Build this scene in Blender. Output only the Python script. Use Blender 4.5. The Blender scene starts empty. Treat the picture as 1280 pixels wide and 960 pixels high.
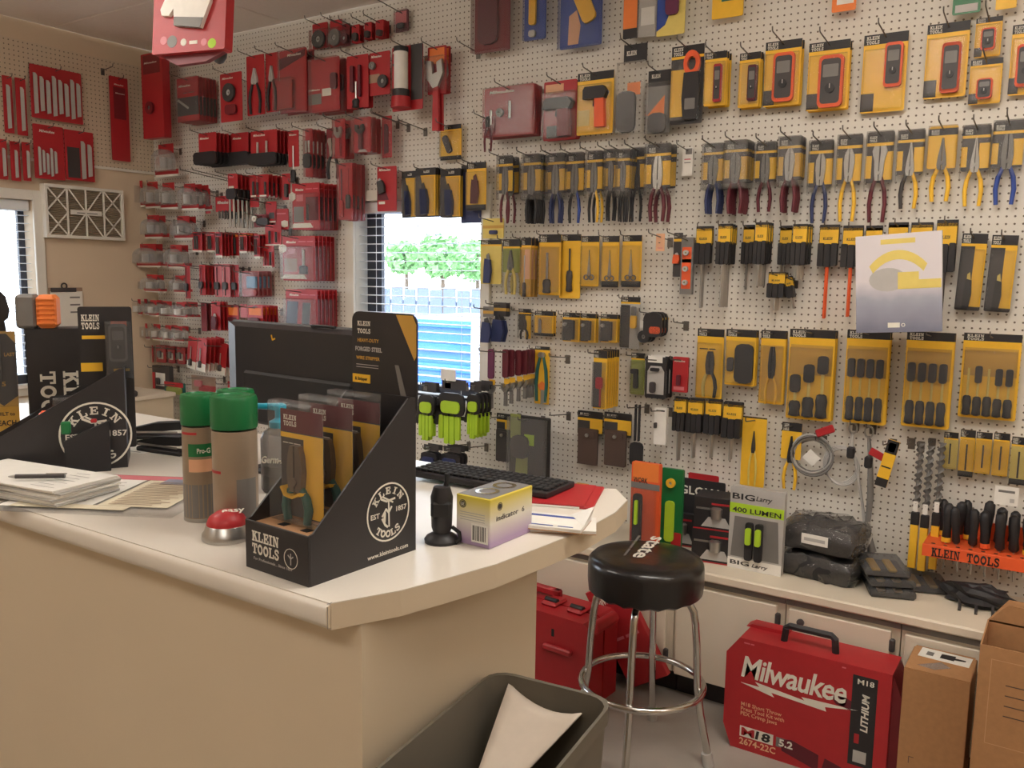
import bpy, math, random
from mathutils import Vector, Matrix
random.seed(7)
S = bpy.context.scene
COL = S.collection
R = math.radians
# ------------------------------------------------------------------ camera
F, YAW, PITCH, ROLL = 1080.706, R(33.3686), R(7.285), R(.87596)
CAM = Vector((0, -3.39271, 1.62))
fw = Vector((-math.sin(YAW)*math.cos(PITCH), math.cos(YAW)*math.cos(PITCH), -math.sin(PITCH)))
r0 = Vector((math.cos(YAW), math.sin(YAW), 0)); u0 = r0.cross(fw)
rt = r0*math.cos(ROLL)+u0*math.sin(ROLL); up = u0*math.cos(ROLL)-r0*math.sin(ROLL)
cd = bpy.data.cameras.new('camera'); cd.sensor_width = 36; cd.lens = 36*F/1280; cd.clip_start = .05
co = bpy.data.objects.new('camera', cd); COL.objects.link(co)
m = Matrix((rt, up, -fw)).transposed().to_4x4(); m.translation = CAM
co.matrix_world = m; S.camera = co
# a point of the photograph carried to a wall, shelf or floor plane of the room
def ray(x, y): return fw+rt*((x-640)/F)-up*((y-480)/F)
def ay(x, y, Y): d = ray(x, y); return CAM+d*((Y-CAM.y)/d.y)
def az(x, y, Z): d = ray(x, y); return CAM+d*((Z-CAM.z)/d.z)
def ax(x, y, X): d = ray(x, y); return CAM+d*((X-CAM.x)/d.x)
# ------------------------------------------------------------------ world, lights, exposure
W = bpy.data.worlds.new('sky'); S.world = W; W.use_nodes = True
wn = W.node_tree; bg = wn.nodes['Background']
tc = wn.nodes.new('ShaderNodeTexCoord'); sp = wn.nodes.new('ShaderNodeSeparateXYZ')
cr = wn.nodes.new('ShaderNodeValToRGB')
wn.links.new(tc.outputs['Generated'], sp.inputs[0]); wn.links.new(sp.outputs['Z'], cr.inputs[0])
cr.color_ramp.elements[0].position = 0.0; cr.color_ramp.elements[0].color = (.93, .96, 1, 1)
cr.color_ramp.elements[1].position = .7; cr.color_ramp.elements[1].color = (.62, .78, 1, 1)
wn.links.new(cr.outputs[0], bg.inputs['Color']); bg.inputs['Strength'].default_value = 6.5
S.view_settings.view_transform = 'Standard'; S.view_settings.look = 'None'
S.view_settings.gamma = 1; S.view_settings.use_curve_mapping = False
S.view_settings.exposure = 0.62
XL, CEIL, XR, YF = -4.9546, 2.949, 2.4, -5.6
LAMPS = [(-3.3, -2.3), (-.4, -1.65), (-.4, -4.0), (-2.9, -4.2), (1.5, -1.8)]   # unseen fluorescent fixtures hung below the ceiling
LAMP_E = [7.2, 9.0, 5.5, 6.0, 6.0]   # brightness of each fixture's lens
# ------------------------------------------------------------------ materials
MATS = {}
def lin(c): return tuple(((v/255)/12.92 if v/255 <= .04045 else ((v/255+.055)/1.055)**2.4) for v in c)+(1,)
def mat(name, c, rough=.5, metal=0, var=.08, scale=30, bump=0, coat=0, spec=.5):
    if name in MATS: return MATS[name]
    M = bpy.data.materials.new(name); M.use_nodes = True; n = M.node_tree; b = n.nodes['Principled BSDF']
    t = n.nodes.new('ShaderNodeTexCoord'); no = n.nodes.new('ShaderNodeTexNoise'); no.inputs['Scale'].default_value = scale
    no.inputs['Detail'].default_value = 3
    n.links.new(t.outputs['Object'], no.inputs['Vector'])
    mx = n.nodes.new('ShaderNodeMixRGB'); L = lin(c)
    mx.inputs[1].default_value = tuple(v*(1-var) for v in L[:3])+(1,); mx.inputs[2].default_value = tuple(min(1, v*(1+var)) for v in L[:3])+(1,)
    n.links.new(no.outputs['Fac'], mx.inputs[0]); n.links.new(mx.outputs[0], b.inputs['Base Color'])
    b.inputs['Roughness'].default_value = rough; b.inputs['Metallic'].default_value = metal
    b.inputs['Coat Weight'].default_value = coat; b.inputs['Specular IOR Level'].default_value = spec
    if bump:
        bp = n.nodes.new('ShaderNodeBump'); bp.inputs['Strength'].default_value = bump; bp.inputs['Distance'].default_value = .004
        n.links.new(no.outputs['Fac'], bp.inputs['Height']); n.links.new(bp.outputs[0], b.inputs['Normal'])
    MATS[name] = M; return M
for nm, c, ro, kw in [
    ('red', (178, 40, 46), .45, {}), ('dred', (124, 34, 42), .5, {}), ('pink', (214, 120, 128), .45, {}), ('mar', (98, 30, 42), .5, {}),
    ('plum', (104, 42, 78), .5, {}), ('yel', (246, 194, 54), .45, {}), ('pyel', (228, 206, 112), .5, {}), ('gold', (205, 160, 70), .45, {}),
    ('blk', (40, 38, 40), .5, {}), ('char', (66, 62, 62), .5, {}), ('gry', (122, 119, 116), .5, {}), ('lgry', (184, 181, 177), .5, {}),
    ('wht', (236, 233, 226), .5, {}), ('org', (236, 96, 48), .45, {}), ('orange', (240, 132, 60), .5, {}), ('blu', (48, 76, 158), .45, {}),
    ('navy', (44, 54, 98), .5, {}), ('lblu', (120, 165, 205), .45, {}), ('grn', (26, 112, 62), .35, {}), ('lime', (176, 214, 48), .6, {}),
    ('olive', (150, 158, 84), .7, {}), ('brn', (84, 66, 58), .7, {'bump': .4}), ('peach', (232, 178, 140), .5, {}), ('teal', (40, 98, 92), .5, {}),
    ('turq', (30, 160, 190), .35, {}), ('cardboard', (176, 130, 88), .85, {'var': .12, 'scale': 60}), ('kraft', (196, 152, 112), .85, {}),
    ('boxblk', (46, 44, 46), .42, {}), ('ink', (232, 228, 215), .55, {}), ('slate', (140, 146, 164), .3, {}), ('tanlid', (170, 140, 118), .4, {}),
]: mat(nm, c, ro, **kw)
mat('steel', (178, 176, 172), .3, .85); mat('chrome', (205, 203, 200), .16, 1, var=.02); mat('wire', (118, 112, 106), .4, .7)
mat('vinyl', (26, 25, 27), .3, 0, coat=.35, bump=.15, scale=45); mat('rubber', (34, 33, 34), .7)
def shell(name, tint, alpha, rough=.08):
    M = bpy.data.materials.new(name); M.use_nodes = True; n = M.node_tree; n.nodes.remove(n.nodes['Principled BSDF'])
    o = n.nodes['Material Output']; tr = n.nodes.new('ShaderNodeBsdfTransparent'); gl = n.nodes.new('ShaderNodeBsdfGlossy'); df = n.nodes.new('ShaderNodeBsdfDiffuse')
    lw = n.nodes.new('ShaderNodeFresnel'); lw.inputs[0].default_value = 1.45
    no = n.nodes.new('ShaderNodeTexNoise'); no.inputs['Scale'].default_value = 7 if name == 'gloss' else 25
    bp = n.nodes.new('ShaderNodeBump'); bp.inputs['Strength'].default_value = .9 if name == 'gloss' else .25; bp.inputs['Distance'].default_value = .02 if name == 'gloss' else .003
    n.links.new(no.outputs['Fac'], bp.inputs['Height']); n.links.new(bp.outputs[0], gl.inputs['Normal'])
    tr.inputs[0].default_value = tint+(1,); gl.inputs['Roughness'].default_value = rough; df.inputs[0].default_value = (.72, .72, .72, 1)
    a = n.nodes.new('ShaderNodeMixShader'); a.inputs[0].default_value = alpha; n.links.new(tr.outputs[0], a.inputs[1]); n.links.new(df.outputs[0], a.inputs[2])
    b = n.nodes.new('ShaderNodeMixShader'); fm = n.nodes.new('ShaderNodeMath'); fm.operation = 'MULTIPLY'; fm.inputs[1].default_value = 1.6 if name == 'gloss' else .55; n.links.new(lw.outputs[0], fm.inputs[0]); n.links.new(fm.outputs[0], b.inputs[0]); n.links.new(a.outputs[0], b.inputs[1]); n.links.new(gl.outputs[0], b.inputs[2])
    n.links.new(b.outputs[0], o.inputs['Surface']); MATS[name] = M
shell('clear', (.96, .96, .95), .06); shell('film', (.93, .93, .93), .14); shell('pane', (.97, .98, .98), .02, .02); shell('gloss', (.95, .95, .95), .05, .04); shell('smoke', (.55, .54, .54), .10)
def pegmat(name, c, axis, ox):
    M = bpy.data.materials.new(name); M.use_nodes = True; n = M.node_tree; b = n.nodes['Principled BSDF']
    t = n.nodes.new('ShaderNodeTexCoord'); s = n.nodes.new('ShaderNodeSeparateXYZ'); n.links.new(t.outputs['Object'], s.inputs[0])
    def mth(op, a, bv):
        q = n.nodes.new('ShaderNodeMath'); q.operation = op
        for i, v in enumerate((a, bv)):
            if v is None: continue
            if isinstance(v, (int, float)): q.inputs[i].default_value = v
            else: n.links.new(v, q.inputs[i])
        return q.outputs[0]
    def cell(o): return mth('SUBTRACT', mth('FRACT', mth('ADD', mth('DIVIDE', o, .0254), ox), None), .5)
    cx, cz = cell(s.outputs[axis]), cell(s.outputs['Z'])
    d = mth('ADD', mth('MULTIPLY', cx, cx), mth('MULTIPLY', cz, cz))
    hole = mth('LESS_THAN', d, .0196)
    no = n.nodes.new('ShaderNodeTexNoise'); no.inputs['Scale'].default_value = 2.2; no.inputs['Detail'].default_value = 5
    n.links.new(t.outputs['Object'], no.inputs['Vector'])
    m1 = n.nodes.new('ShaderNodeMixRGB'); L = lin(c); m1.inputs[1].default_value = tuple(v*.93 for v in L[:3])+(1,); m1.inputs[2].default_value = L
    n.links.new(no.outputs['Fac'], m1.inputs[0])
    m2 = n.nodes.new('ShaderNodeMixRGB'); n.links.new(hole, m2.inputs[0]); n.links.new(m1.outputs[0], m2.inputs[1]); m2.inputs[2].default_value = lin((112, 100, 88))
    n.links.new(m2.outputs[0], b.inputs['Base Color']); b.inputs['Roughness'].default_value = .55
    bp = n.nodes.new('ShaderNodeBump'); bp.invert = True; bp.inputs['Distance'].default_value = .004; bp.inputs['Strength'].default_value = .6
    n.links.new(hole, bp.inputs['Height']); n.links.new(bp.outputs[0], b.inputs['Normal']); MATS[name] = M
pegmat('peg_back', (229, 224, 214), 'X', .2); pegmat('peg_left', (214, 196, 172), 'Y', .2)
mat('wall_paint', (216, 196, 170), .7, var=.03, scale=3); mat('ceil_tile', (236, 224, 212), .8, var=.05, scale=40, bump=.1); mat('casing', (228, 224, 214), .5, var=.03)
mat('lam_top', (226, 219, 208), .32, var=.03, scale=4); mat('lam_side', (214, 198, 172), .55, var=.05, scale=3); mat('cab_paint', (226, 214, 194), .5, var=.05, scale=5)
mat('floor_vinyl', (164, 156, 146), .45, var=.18, scale=6); mat('bronze', (58, 60, 70), .5); mat('slat', (232, 234, 236), .5, var=.02)
# ------------------------------------------------------------------ mesh helpers
class MB:
    def __init__(s): s.v = []; s.f = []
    def add(s, v, f):
        o = len(s.v); s.v += [tuple(q) for q in v]; s.f += [tuple(i+o for i in q) for q in f]; return s
    def box(s, x0, y0, z0, x1, y1, z1):
        x0, x1 = min(x0, x1), max(x0, x1); y0, y1 = min(y0, y1), max(y0, y1); z0, z1 = min(z0, z1), max(z0, z1)
        return s.add([(x0,y0,z0),(x1,y0,z0),(x1,y1,z0),(x0,y1,z0),(x0,y0,z1),(x1,y0,z1),(x1,y1,z1),(x0,y1,z1)],
                     [(3,2,1,0),(4,5,6,7),(0,1,5,4),(1,2,6,5),(2,3,7,6),(3,0,4,7)])
    def cbox(s, x0, y0, z0, x1, y1, z1, c=.003):
        X, Y, Z = (min(x0, x1), max(x0, x1)), (min(y0, y1), max(y0, y1)), (min(z0, z1), max(z0, z1))
        c = min(c, (X[1]-X[0])*.45, (Y[1]-Y[0])*.45, (Z[1]-Z[0])*.45)
        v = []; ix = {}
        for i in (0, 1):
            for j in (0, 1):
                for k in (0, 1):
                    p = (X[i], Y[j], Z[k]); q = (X[i]+c*(1-2*i), Y[j]+c*(1-2*j), Z[k]+c*(1-2*k))
                    for a in range(3):
                        w = list(q); w[a] = p[a]; ix[i, j, k, a] = len(v); v.append(w)
        f = []
        def quad(ks, n):
            a, b_, c_ = (Vector(v[k]) for k in ks[:3])
            f.append(tuple(ks) if (b_-a).cross(c_-a).dot(Vector(n)) > 0 else tuple(reversed(ks)))
        for a in range(3):
            for sd in (0, 1):
                o = [q for q in range(3) if q != a]; ks = []
                for p, q in ((0,0),(1,0),(1,1),(0,1)):
                    t = [0,0,0]; t[a] = sd; t[o[0]] = p; t[o[1]] = q; ks.append(ix[t[0], t[1], t[2], a])
                n = [0,0,0]; n[a] = 2*sd-1; quad(ks, n)
        for a in range(3):
            o = [q for q in range(3) if q != a]
            for p in (0, 1):
                for q in (0, 1):
                    def K(e, w):
                        t = [0,0,0]; t[a] = e; t[o[0]] = p; t[o[1]] = q; return ix[t[0], t[1], t[2], w]
                    n = [0,0,0]; n[o[0]] = 2*p-1; n[o[1]] = 2*q-1
                    quad([K(0, o[0]), K(1, o[0]), K(1, o[1]), K(0, o[1])], n)
        for i in (0, 1):
            for j in (0, 1):
                for k in (0, 1): quad([ix[i,j,k,0], ix[i,j,k,1], ix[i,j,k,2]], (2*i-1, 2*j-1, 2*k-1))
        return s.add(v, f)
    def prism(s, pts, a0, a1, axis='y'):
        # polygon (counter-clockwise seen from -y for axis y, from +z for axis z) extruded between a0 (front/bottom) and a1
        n = len(pts)
        if axis == 'y': v = [(x, a0, z) for x, z in pts]+[(x, a1, z) for x, z in pts]
        elif axis == 'z': v = [(x, y, a0) for x, y in pts]+[(x, y, a1) for x, y in pts]
        else: v = [(a0, x, y) for x, y in pts]+[(a1, x, y) for x, y in pts]
        f = [tuple(range(n)), tuple(range(2*n-1, n-1, -1))]+[(i, i+n, (i+1) % n+n, (i+1) % n) for i in range(n)]
        if axis == 'z': f = [tuple(reversed(q)) for q in f]
        elif axis == 'x': f = [tuple(reversed(q)) for q in f]
        return s.add(v, f)
    def tube(s, pts, r, n=8, cap=True):
        pts = [Vector(p) for p in pts]; rs = r if isinstance(r, (list, tuple)) else [r]*len(pts)
        base = len(s.v); prev = None
        for i, p in enumerate(pts):
            t = (pts[min(i+1, len(pts)-1)]-pts[max(i-1, 0)]).normalized()
            if prev is None: a = t.orthogonal().normalized()
            else: a = (prev-t*prev.dot(t)); a = a.normalized() if a.length > 1e-6 else t.orthogonal().normalized()
            prev = a; b = t.cross(a)
            for k in range(n):
                q = 2*math.pi*k/n; s.v.append(tuple(p+(a*math.cos(q)+b*math.sin(q))*rs[i]))
        for i in range(len(pts)-1):
            for k in range(n):
                A = base+i*n+k; B = base+i*n+(k+1) % n; s.f.append((A, B, B+n, A+n))
        if cap:
            s.f.append(tuple(base+k for k in reversed(range(n)))); e = base+(len(pts)-1)*n; s.f.append(tuple(e+k for k in range(n)))
        return s
    def lathe(s, prof, n=24, c=(0, 0, 0)):
        base = len(s.v)
        for rr, z in prof:
            for k in range(n):
                q = 2*math.pi*k/n; s.v.append((c[0]+rr*math.cos(q), c[1]+rr*math.sin(q), c[2]+z))
        for i in range(len(prof)-1):
            for k in range(n):
                A = base+i*n+k; B = base+i*n+(k+1) % n; s.f.append((A, B, B+n, A+n))
        s.f.append(tuple(base+k for k in reversed(range(n)))); e = base+(len(prof)-1)*n; s.f.append(tuple(e+k for k in range(n)))
        return s
    def disc(s, cx, cz, rad, y0, y1, n=16, rx=None):
        return s.prism([(cx+(rx or rad)*math.cos(2*math.pi*k/n), cz+rad*math.sin(2*math.pi*k/n)) for k in range(n)], y0, y1)
    def ring(s, cx, cz, ro, ri, y0, y1, n=20, sx=1):
        b = len(s.v)
        for k in range(n):
            q = 2*math.pi*k/n; c, d = math.cos(q), math.sin(q)
            for rr, y in ((ro, y0), (ro, y1), (ri, y1), (ri, y0)): s.v.append((cx+rr*c*sx, y, cz+rr*d))
        for k in range(n):
            A = b+4*k; B = b+4*((k+1) % n)
            for j in range(4): s.f.append((A+j, A+(j+1) % 4, B+(j+1) % 4, B+j))
        return s
    def ribbon(s, pts, w, y0, y1):
        for i in range(len(pts)-1):
            a, b = Vector(pts[i]), Vector(pts[i+1]); t = (b-a).normalized(); nn = Vector((-t.y, t.x))*w/2; e = t*w*.18
            a = a-e; b = b+e
            s.prism([tuple(a-nn), tuple(b-nn), tuple(b+nn), tuple(a+nn)], y0, y1)
        return s
    def mesh(s, name='mesh', smooth=None):
        me = bpy.data.meshes.new(name); me.from_pydata(s.v, [], s.f); me.update()
        if smooth:
            me.shade_smooth()
            try: me.set_sharp_from_angle(angle=R(smooth))
            except Exception: pass
        return me
    def build(s, name, mt, parent=None, loc=(0, 0, 0), rot=None, smooth=None):
        return put(name, s.mesh(name, smooth), mt, parent, loc, rot)
def put(name, me, mt, parent=None, loc=(0, 0, 0), rot=None):
    M = MATS[mt] if isinstance(mt, str) else mt
    if me.materials:
        if me.materials[0] != M:
            me = me.copy(); me.materials.clear(); me.materials.append(M)
    else: me.materials.append(M)
    o = bpy.data.objects.new(name, me); COL.objects.link(o); o.location = loc
    if rot: o.rotation_euler = rot
    if parent: o.parent = parent
    return o
def empty(name, loc, rz=0, rot=None):
    o = bpy.data.objects.new(name, None); o.empty_display_size = .05; COL.objects.link(o); o.location = loc
    o.rotation_euler = rot or (0, 0, rz); return o
def tag(o, label=None, cat=None, group=None, kind=None):
    if label: o['label'] = label
    if cat: o['category'] = cat
    if group: o['group'] = group
    if kind: o['kind'] = kind
    return o
def struct(name, mb, mt, parent=None, label=None):
    o = mb.build(name, mt, parent)
    if not parent: o['kind'] = 'structure'
    if label: o['label'] = label
    return o
def dup(o, parent=None):
    c = o.copy(); COL.objects.link(c); c.parent = parent
    for ch in KIDS.get(o.name, [x for x in o.children]): dup(ch, c)
    return c
KIDS = {}
def rr(w, h, r, n=3, cx=0, cz=0):
    r = min(r, w*.49, h*.49); P = []
    for (sx, sz, a0) in ((1, -1, -90), (1, 1, 0), (-1, 1, 90), (-1, -1, 180)):
        for k in range(n+1):
            q = R(a0+90*k/n); P.append((cx+sx*(w/2-r)+r*math.cos(q), cz+sz*(h/2-r)+r*math.sin(q)))
    return P
# lettering: slab-serif capitals and the built-in sans face, as thin raised meshes facing -y
GL = {
 'K': (1.1, [('b',.12,0,.38,1),('b',0,0,.5,.14),('b',0,.86,.5,1),('q',.36,.36,.36,.6,.72,1,.98,1),('q',.46,.52,.64,.68,1.06,0,.76,0),('b',.58,.86,1.06,1),('b',.62,0,1.12,.14)]),
 'L': (1.0, [('b',.12,0,.38,1),('b',0,.86,.52,1),('b',0,0,.95,.16),('b',.78,0,.95,.4)]),
 'E': (1.0, [('b',.12,0,.38,1),('b',0,.84,.92,1),('b',0,0,.95,.16),('b',.36,.42,.66,.58),('b',.76,.64,.92,1),('b',.79,0,.95,.36),('b',.58,.32,.7,.68)]),
 'I': (.66, [('b',.18,0,.44,1),('b',0,0,.62,.14),('b',0,.86,.62,1)]),
 'N': (1.16, [('b',.14,0,.3,1),('b',.8,0,.96,1),('q',.14,1,.4,1,.96,0,.74,0),('b',0,0,.44,.14),('b',0,.86,.36,1),('b',.66,.86,1.1,1)]),
 'T': (1.0, [('b',.35,0,.61,1),('b',0,.84,.96,1),('b',0,.62,.15,1),('b',.81,.62,.96,1),('b',.2,0,.76,.14)]),
 'O': (1.05, [('o',)]), 'S': (.9, [('s',)]), ' ': (.5, [])}
TXT = {}
def slab(text):
    k = ('slab', text)
    if k in TXT: return TXT[k]
    mb = MB(); x = 0
    for ch in text:
        w, ops = GL[ch]
        for o in ops:
            if o[0] == 'b': mb.prism([(x+o[1], o[2]), (x+o[3], o[2]), (x+o[3], o[4]), (x+o[1], o[4])], -.02, .0)
            elif o[0] == 'q':
                P = [(x+o[1+2*i], o[2+2*i]) for i in range(4)]
                ar = sum(P[i][0]*P[(i+1) % 4][1]-P[(i+1) % 4][0]*P[i][1] for i in range(4))
                mb.prism(P if ar > 0 else P[::-1], -.02, 0)
            elif o[0] == 'o': mb.ring(x+.5, .5, .52, .28, -.02, 0, 20, .92)
            elif o[0] == 's': mb.ribbon([(x+.74, .72), (x+.7, .86), (x+.5, .93), (x+.24, .9), (x+.13, .74), (x+.24, .6), (x+.58, .46), (x+.73, .3), (x+.62, .12), (x+.38, .06), (x+.14, .12), (x+.1, .28)], .2, -.02, 0)
        x += w+.06
    mb.w = x; me = mb.mesh('lettering'); TXT[k] = (me, x); return TXT[k]
def sans(text, bold=.02, shear=0, space=1.0):
    k = ('sans', text, bold, shear, space)
    if k in TXT: return TXT[k]
    if text.startswith('~'):          # print too small to read in the photograph: plain dashes
        mb = MB(); x = 0
        for q in text[1:]: mb.box(x, -.01, .12, x+.34*int(q), 0, .5); x += .34*int(q)+.22
        TXT[k] = (mb.mesh('print_dashes'), x-.22); return TXT[k]
    cu = bpy.data.curves.new('t', 'FONT'); cu.body = text; cu.size = 1; cu.offset = bold; cu.shear = shear; cu.extrude = .01; cu.resolution_u = 2; cu.space_character = space
    ob = bpy.data.objects.new('t', cu); COL.objects.link(ob); bpy.context.view_layer.update()
    me = bpy.data.meshes.new_from_object(ob.evaluated_get(bpy.context.evaluated_depsgraph_get()))
    bpy.data.objects.remove(ob); me.transform(Matrix.Rotation(R(90), 4, 'X'))
    xs = [v.co.x for v in me.vertices]; a = min(xs) if xs else 0
    me.transform(Matrix.Translation((-a, 0, 0))); w = (max(xs)-a) if xs else 1
    TXT[k] = (me, w); return TXT[k]
def letter(tw, parent, mt, x, y, z, h, width=None, name='lettering', rot=None, center=False):
    me, w = tw; o = put(name, me, mt, parent, (x, y, z), rot)
    sx = (width/w) if width else h
    o.scale = (sx, h if h < .05 else .05, h)
    if center: o.location.x -= sx*w/2
    return o
# ------------------------------------------------------------------ room shell
struct('floor', MB().box(XL-.1, YF-.1, -.06, XR+.1, .1, 0), 'floor_vinyl')
ce = struct('ceiling', MB().box(XL-.1, YF-.1, CEIL+.012, XR+.1, .1, CEIL+.08), 'ceil_tile')
tile = MB().cbox(-.604, -.302, 0, .604, .302, .014, .004).mesh('ceiling_tile'); tile.materials.append(MATS['ceil_tile'])
ix = 0
for i in range(6):
    for j in range(9):
        x, y = XL+.61+i*1.22, -.305-j*.61
        o = bpy.data.objects.new('ceiling_tile', tile); COL.objects.link(o); o.location = (x, y, CEIL); o.parent = ce
WX0, WX1, WZ0, WZ1 = -3.235, -2.415, .98, 1.98          # window opening in the back wall
wb = struct('wall_back', MB().box(XL-.12, 0, 0, WX0, .12, CEIL).box(WX1, 0, 0, XR+.1, .12, CEIL).box(WX0, 0, 0, WX1, .12, WZ0).box(WX0, 0, WZ1, WX1, .12, CEIL), 'peg_back', label='off white pegboard wall full of hanging tool packs')
LY0, LY1, LZ0, LZ1 = -1.9, -.775, .95, 1.985               # window opening in the left wall
struct('wall_left', MB().box(XL-.12, YF, 0, XL, LY0, CEIL).box(XL-.12, LY1, 0, XL, 0, CEIL).box(XL-.12, LY0, 0, XL, LY1, LZ0).box(XL-.12, LY0, LZ1, XL, LY1, CEIL), 'wall_paint')
pl = struct('trim_1', MB().box(XL, -2.6, 2.215, XL+.008, -.002, 2.84), 'peg_left', label='pegboard panel mounted high on the left wall')
struct('board_edge', MB().box(XL, -2.6, 2.2, XL+.014, -.002, 2.215), 'casing', pl)
struct('wall_right', MB().box(XR, YF, 0, XR+.1, .1, CEIL), 'wall_paint'); struct('wall_front', MB().box(XL-.1, YF-.1, 0, XR+.1, YF, CEIL), 'wall_paint')
def window(name, a0, a1, z0, z1, loc, rz, slats_tilt):
    # local frame: x along the wall, -y into the room, opening a0..a1, z0..z1; blinds hang inside the reveal
    w = empty(name, loc, rz); w['kind'] = 'structure'
    ew = .055
    fr = MB()
    for b in ((a0-ew, z0-ew, a0, z1+ew), (a1, z0-ew, a1+ew, z1+ew), (a0, z1, a1, z1+ew), (a0, z0-ew, a1, z0)): fr.cbox(b[0], -.018, b[1], b[2], 0, b[3], .003)
    fr.build('casing', 'casing', w)
    MB().cbox(a0-.03, -.05, z0-.012, a1+.03, .0, z0+.012, .004).build('window_sill', 'casing', w)
    sash = MB(); t = .06
    for b in ((a0, z0, a0+t*1.7, z1), (a1-t*.6, z0, a1, z1), (a0, z0, a1, z0+t), (a0, z1-t, a1, z1)): sash.box(b[0], .09, b[1], b[2], .115, b[3])
    sash.build('sash', 'bronze', w)
    MB().box(a0+t*1.7, .1, z0+t, a1-t*.6, .104, z1-t).build('pane', 'pane', w)
    bl = MB().cbox(a0+.008, .012, z1-.06, a1-.008, .07, z1-.002, .004).build('blind_headrail', 'slat', w)
    sl = MB().prism([(.018, -.001), (.068, -.001), (.068, .0015), (.043, .0035), (.018, .0015)], a0+.01, a1-.01, 'x').mesh('slat'); sl.materials.append(MATS['slat'])
    z = z1-.085; k = 0
    while z > z0+.02:
        o = bpy.data.objects.new('slat', sl); COL.objects.link(o); o.location = (0, 0, z); o.rotation_euler = (0, 0, 0); o.parent = bl; z -= .0445
    for q in (.16, .5, .84): MB().tube([(a0+(a1-a0)*q, .016, z1-.06), (a0+(a1-a0)*q, .016, z0+.02)], .0012, 4).build('ladder_cord', 'slat', bl)
    return w
window('window_1', WX0, WX1, WZ0, WZ1, (0, 0, 0), 0, 0)
window('window_2', LY0, LY1, LZ0, LZ1, (XL, 0, 0), R(90), 0)
# ------------------------------------------------------------------ unseen fluorescent fixtures, hung low with open tops to brighten the ceiling
lm = bpy.data.materials.new('lamp_lens'); lm.use_nodes = True; LENS = []
for k, ((lx, ly), pw) in enumerate(zip(LAMPS, LAMP_E)):
    M_ = bpy.data.materials.new('lamp_lens'); M_.use_nodes = True; b_ = M_.node_tree.nodes['Principled BSDF']; b_.inputs['Base Color'].default_value = (.9, .9, .88, 1); b_.inputs['Emission Color'].default_value = (1, .95, .88, 1); b_.inputs['Emission Strength'].default_value = pw
    f_ = empty('ceiling_light', (lx, ly, CEIL-.14)); tag(f_, 'unseen hanging fluorescent fixture '+['over the sales counter', 'over the low cabinets', 'above and behind the camera', 'at the back left of the shop', 'at the right of the shop'][k], 'ceiling light')
    MB().cbox(-.62, -.05, -.03, .62, .05, .01, .004).build('housing', 'casing', f_)
    for x in (-.4, .4): MB().tube([(x, 0, .01), (x, 0, .139)], .006, 8).build('stem', 'casing', f_)
    MB().prism([(-.19, -.031), (-.18, -.075), (-.13, -.095), (.13, -.095), (.18, -.075), (.19, -.031)], -.6, .6, 'x').build('lens', M_, f_)
    for x in (-.61, .6): MB().cbox(x, -.195, -.1, x+.01, .195, -.031, .002).build('end_cap', 'casing', f_)
# ------------------------------------------------------------------ outside the windows
mat('asphalt', (170, 168, 165), .9, var=.1, scale=2); mat('leaf', (118, 168, 100), .7, var=.35, scale=5); mat('bluesteel', (32, 104, 214), .4, var=.08, scale=4); mat('fence', (96, 106, 124), .7)
mat('bark', (90, 74, 60), .8)
struct('ground', MB().box(-40, .12, -.3, 30, 60, -.2).box(-40, -20, -.3, XL-.12, .12, -.2), 'asphalt')
def tree(x, y, h, r, lab):
    t = empty('tree', (x, y, -.2)); tag(t, lab, 'tree', 'trees outside the window')
    MB().tube([(0, 0, 0), (.1, 0, h*.35), (0, .1, h*.7)], [.07, .06, .04], 8).build('trunk', 'bark', t, smooth=60)
    mb = MB(); rnd = random.Random(int(x*10))
    for k in range(420):
        a, b = rnd.uniform(0, 6.283), rnd.uniform(-1, 1); q = r*rnd.uniform(.55, 1); cb = math.sqrt(1-b*b)
        c = Vector((q*cb*math.cos(a), q*cb*math.sin(a), h*.62+q*b*.85)); s_ = rnd.uniform(.08, .17)
        n1 = Vector((rnd.uniform(-1, 1), rnd.uniform(-1, 1), rnd.uniform(-1, 1))).normalized(); n2 = n1.orthogonal().normalized()
        mb.add([c-n1*s_, c+n2*s_*.6, c+n1*s_, c-n2*s_*.6, c+n1.cross(n2)*s_*.25], [(0, 1, 4), (1, 2, 4), (2, 3, 4), (3, 0, 4)])
    tag(mb.build('foliage', 'leaf', t), kind='stuff')
for i, (px, py, Y, r_) in enumerate([(505, 322, 16, .55), (550, 320, 14, .62), (594, 326, 17, .7)]):
    c = ay(px, py, Y); tree(c.x, Y, (c.z+.2)/.62, r_, ['leafy tree at the left behind the window blinds', 'leafy tree in the middle behind the window blinds', 'leafy tree at the right behind the window blinds'][i])
def dumpster():
    a, b = ay(525, 470, 3.6), ay(606, 405, 3.6)
    t = empty('dumpster', ((a.x+b.x)/2, 3.6, -.2)); tag(t, 'blue steel dumpster outside below the window blinds', 'dumpster')
    hw = (b.x-a.x)/2+.35; top = b.z+.2
    MB().prism([(-hw, .15), (hw, .15), (hw+.1, top), (-hw-.1, top)], 0, 1.4).build('body', 'bluesteel', t)
    for k in range(4): MB().cbox(-hw+.1, -.05, .4+k*(top-.5)/4, hw-.1, 0, .48+k*(top-.5)/4, .01).build('rib', 'bluesteel', t)
    MB().cbox(-hw-.14, -.06, top-.06, hw+.14, 1.46, top+.02, .01).build('rim', 'bluesteel', t)
    MB().cbox(hw-.45, -.1, -.0, hw-.36, -.06, top+.02, .01).build('side_post', 'wht', t)
dumpster()
fe = empty('board_fence', (0, 9, -.2)); tag(fe, 'dark board fence outside behind the blue dumpster', 'fence')
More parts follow.
